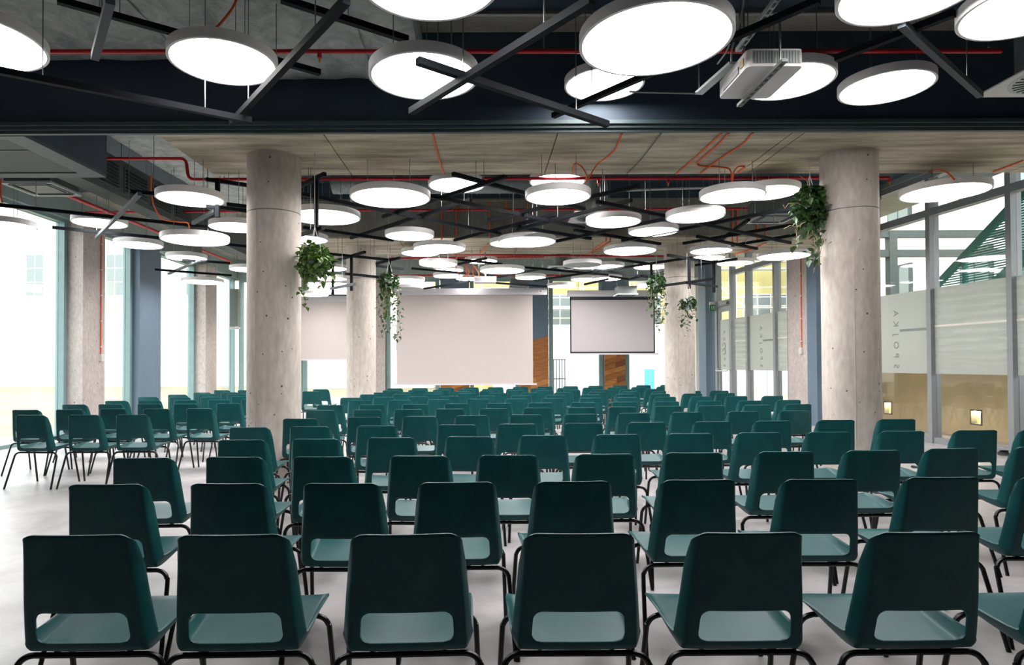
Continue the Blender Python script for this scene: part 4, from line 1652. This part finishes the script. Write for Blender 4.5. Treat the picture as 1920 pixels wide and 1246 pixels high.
p = at_y(590, 492, 6.82)
plant('bushy bright green ivy against the front left column', p, .2, .2, [(-.08, .35), (-.12, .42), (.06, .2), (.16, .15), (-.1, .25), (.2, .1)], .062, 260, 'leaf_dark', SOFFIT - .001, 11)
p = at_y(729, 528, 11.35)
plant('ivy trailing far down beside the left edge of the middle screen', p, .2, .16, [(-.16, .8), (-.1, .95), (-.02, .55), (.08, .75), (.14, 1.0), (.18, .95), (.04, .6), (-.06, .45), (.12, .45), (-.13, .5), (.0, .35)], .06, 190, 'leaf_deep', SLAB, 12)
p = at_y(1231, 532, 11.8)
plant('ivy trailing over the right edge of the right screen', p, .17, .18, [(-.1, .55), (-.02, .7), (.08, .75), (.15, .5), (-.14, .4), (.04, .9), (.1, .4), (-.06, .3)], .06, 200, 'leaf_deep', SOFFIT, 13)
p = at_y(1290, 570, 11.3)
plant('small ivy in a white pot hanging before the right rear column', p, .16, .12, [(-.1, .3), (-.12, .22), (-.06, .35), (.0, .42), (.1, .2), (.14, .25), (-.02, .28)], .055, 110, 'leaf_deep', CAMZ + 1.4, 14)
p = at_y(1519, 392, 7.05)
plant('large dark ivy hanging at the left of the front right column', p, .2, .26, [(-.12, .4), (.0, .55), (.1, .6), (.06, .5), (-.05, .35), (.13, .45), (-.15, .3)], .07, 300, 'leaf_deep', SOFFIT, 15,
      twigs=[[(-.1, -.1, .0), (-.2, -.12, .04), (-.3, -.13, .03), (-.34, -.13, -.02), (-.36, -.13, .02)], [(-.1, -.1, -.16), (-.2, -.1, -.22), (-.27, -.1, -.2), (-.34, -.1, -.24)], [(-.02, -.05, .2), (-.06, -.05, .3), (-.14, -.05, .36)]])

# ------------------------------------------------------------------ terrace and stair beyond the right windows
tf = MB().box(8.75, 12.5, YB, 26, -.14, -.01).build('terrace', 'terrace_floor')
tag(tf, 'sandy terrace strip outside the right windows', 'floor', kind='structure')
tw = thing('terrace_wall', 'low beige wall with recessed lights outside the right windows', 'wall', (8.72, 6, 0))
xw = 8.72
LY = [11.3, 13.75]
ya = 0
for k in range(10):
    pass
segs = [(0, 5.165), (5.435, 7.615), (7.885, 12)]
for a, b_ in segs:
    MB().box(0, .2, a, b_, -.02, 1.5).build('wall_block', 'beige_wall', tw)
for y in (5.3, 7.75):
    MB().box(0, .2, y - .135, y + .135, -.02, .23).build('wall_block', 'beige_wall', tw)
    MB().box(0, .2, y - .135, y + .135, .5, 1.5).build('wall_block', 'beige_wall', tw)
for n_, y in enumerate(LY):
    wl = thing('wall_light', ['recessed warm wall light seen through the large striped window', 'recessed warm wall light beside the thick right column'][n_], 'lamp', (xw, y, .365))
    for (a, b_, c, d) in ((-.135, -.11, -.135, .135), (.11, .135, -.135, .135), (-.11, .11, .11, .135), (-.11, .11, -.135, -.11)):
        MB().box(-.012, .1, a, b_, c, d).build('frame', 'steel_pale', wl)
    MB().box(.09, .1, -.11, .11, -.11, .11).build('recess_back', 'beige_wall', wl)
    MB().box(.02, .08, -.08, .08, .085, .105).build('light_tube', 'wall_light_glow', wl)
sg = thing('outdoor_stair', 'green steel stair with slatted balustrade outside the right windows', 'stair', (9.1, 12.7, 0))
st0, st1 = Vector((0, .9, 2.35)), Vector((0, -5.2, 6.15))
MB().beam(st0, st1, .06, .14).build('handrail', 'green_steel', sg)
MB().beam(st0 + Vector((0, .3, -1.15)), st1 + Vector((0, 0, -1.25)), .06, .24).build('stringer', 'green_steel', sg)
MB().beam(st0 + Vector((1.2, .3, -1.15)), st1 + Vector((1.2, 0, -1.25)), .06, .24).build('stringer', 'green_steel', sg)
for k in range(6):
    c = st0.lerp(st1, .08 + k * .18)
    MB().beam(c, c + Vector((0, 0, -1.2)), .09, .05).build('post', 'green_steel', sg)
mb = MB()
mb.prism([(st0.y, st0.z - .05), (st1.y, st1.z - .05), (st1.y, st1.z - 1.2), (st0.y, st0.z - 1.15)], 'x', -.01, .01)
mb.build('slatted_infill', 'green_mesh', sg)
for k in range(20):
    c = st0.lerp(st1, (k + .5) / 20)
    MB().box(.02, 1.2, c.y - .16, c.y + .16, c.z - 1.2, c.z - 1.16).build('tread', 'green_steel', sg)
for y in (.7, -4.6):
    MB().box(.0, .1, y - .05, y + .05, -.02, st0.lerp(st1, (st0.y - y) / (st0.y - st1.y)).z - 1.2).build('leg_post', 'green_steel', sg)
for k, (xx, y, h) in enumerate([(10.6, 12.4, 6), (10.6, 18.5, 6)]):
    tag(MB().lathe([(.11, -.02), (.11, h)], 20, (xx, y, 0), cap0=True, cap1=True).build('canopy_post', 'lintel_grey', None, True), ['grey-green round canopy post behind the outdoor stair', 'farther grey-green round canopy post outside the right windows'][k], 'post')
cb = thing('canopy_beam', 'pair of grey steel canopy beams outside the right windows', 'beam', (10.6, 16.5, 0))
for z in (3.05 + 1.1, 3.55 + 1.1):
    MB().box(-2.4, 9, -.08, .08, z - .09, z + .09).build('beam', 'panel_grey', cb)
MB().box(-.1, .1, -.1, .1, -.02, 4.7).build('support', 'panel_grey', cb)

# ------------------------------------------------------------------ outdoors
gr = MB().box(-90, 90, -40, 140, -.4, -.15).build('ground', 'lawn')
tag(gr, 'dry pale lawn outside the windows', 'ground', kind='structure')
gp = MB().box(-9.2, -7.9, YB, 24, -.2, -.03).build('gravel_strip', 'gravel')
tag(gp, 'gravel strip along the left windows', 'ground', kind='structure')
gq = MB().box(-9.2, 12.5, YE + .26, 27, -.2, -.04).build('paving', 'gravel')
tag(gq, 'pale paved yard beyond the end windows', 'ground', kind='structure')


def facade(name, label, x0, x1, y, h, mat, wins, ww, wh, depth=8):
    t_ = thing(name, label, 'building', ((x0 + x1) / 2, y, 0))
    hx = (x1 - x0) / 2
    MB().box(-hx, hx, .12, depth, -.15, h).build('wall', mat, t_)
    for (x, z) in wins:
        w_ = MB().box(x - ww / 2, x + ww / 2, -.0, .12, z - wh / 2, z + wh / 2).build('window', 'white_render', t_)
        for i in (0, 1):
            for j in range(3):
                a = x - ww / 2 + .07 + i * (ww - .07) / 2
                b_ = z - wh / 2 + .07 + j * (wh - .07) / 3
                MB().box(a, a + (ww - .07) / 2 - .07, -.02, 0, b_, b_ + (wh - .07) / 3 - .07).build('pane', 'window_dark', w_)
    return t_


bx0, bx1 = -48, -13
cxx = (bx0 + bx1) / 2
fz = at_y(215, 515, 45).z
facade('white_house', 'long white building with tall windows beyond the left windows', bx0, bx1, 45, 13, 'white_render',
       [(at_y(u, 515, 45).x - cxx, fz) for u in (-85, 65, 215, 365)], 1.3, 3.0)
fz = at_y(1050, 585, 34).z
facade('yellow_house', 'yellow building with large windows behind scaffolding beyond the end windows', -2, 34, 34, 14, 'yellow_render',
       [(at_y(u, 585, 34).x - 16, z) for u in (1050, 1130, 1215, 1310, 1420, 1475) for z in (fz, fz + 3.6)], 1.5, 1.9)
facade('white_annex', 'white building beyond the left end windows', -12.5, -3, 40, 10, 'white_render', [(-3, 3.0), (0, 3.0), (3, 3.0)], 1.3, 1.7)
facade('pale_house', 'pale tall house behind the outdoor stair', 13, 40, 46, 16, 'white_render', [(-8, 6), (-4, 6), (0, 6), (-8, 10), (-4, 10), (0, 10)], 1.4, 2.4)
ph = thing('pale_block', 'pale rendered block with windows right of the terrace', 'building', (17, 16, 0))
MB().box(.1, 8, -14, 16, -.15, 12).build('wall', 'white_render', ph)
for y in (-10, -6, -2, 2, 6, 10):
    for z in (4.2, 8.0):
        w_ = MB().box(0, .1, y - .7, y + .7, z - 1.1, z + 1.1).build('window', 'panel_grey', ph)
        MB().box(-.02, 0, y - .6, y - .04, z - 1, z + 1).build('pane', 'window_dark', w_)
        MB().box(-.02, 0, y + .04, y + .6, z - 1, z + 1).build('pane', 'window_dark', w_)
# scaffold
sf = thing('scaffold', 'white tube scaffold standing before the yellow building', 'scaffold', (16, 32.6, 0))
for k in range(12):
    x = -16 + k * 2.6
    for y in (0, .9):
        MB().tube([(x, y, -.15), (x, y, 11)], .035, 6).build('upright', 'scaffold_white', sf)
for z in (2.2, 4.2, 6.2, 8.2, 10.2):
    MB().box(-16, 14, .05, .85, z - .05, z).build('deck', 'scaffold_white', sf)
    for dz in (.5, 1.0):
        MB().tube([(-16, 0, z + dz), (14, 0, z + dz)], .03, 6).build('guard_rail', 'scaffold_white', sf)
for k in range(6):
    MB().tube([(-15 + k * 5, -.03, 4.2), (-12.6 + k * 5, -.03, 2.2)], .04, 6).build('brace', 'scaffold_white', sf)
    MB().tube([(-15 + k * 5, -.03, 6.2), (-12.6 + k * 5, -.03, 4.2)], .04, 6).build('brace', 'scaffold_white', sf)
# hoarding
hd = thing('site_hoarding', 'long white site hoarding in front of the scaffold', 'fence', (8, 28, 0))
for k in range(8):
    MB().box(-7.5 + k * 2, -5.52 + k * 2, 0, .06, -.1, 3.05).build('panel', 'hoarding_white', hd)
tag(MB().box(at_y(1218, 700, 26.2).x - .2, at_y(1218, 700, 26.2).x + .2, 26.2, 26.26, -.1, 1.1).build('site_poster', 'cyan_poster'), 'turquoise poster board before the white hoarding', 'poster')
fe = thing('wire_fence', 'small barred fence panel outside the end window', 'fence', (at_y(1036, 700, 25).x, 25, 0))
for k in range(9):
    MB().tube([(-.4 + k * .11, 0, -.1), (-.4 + k * .11, 0, 1.5)], .018, 6).build('bar', 'panel_grey', fe)
for z in (.05, .75, 1.5):
    MB().tube([(-.45, 0, z), (.52, 0, z)], .02, 6).build('rail', 'panel_grey', fe)
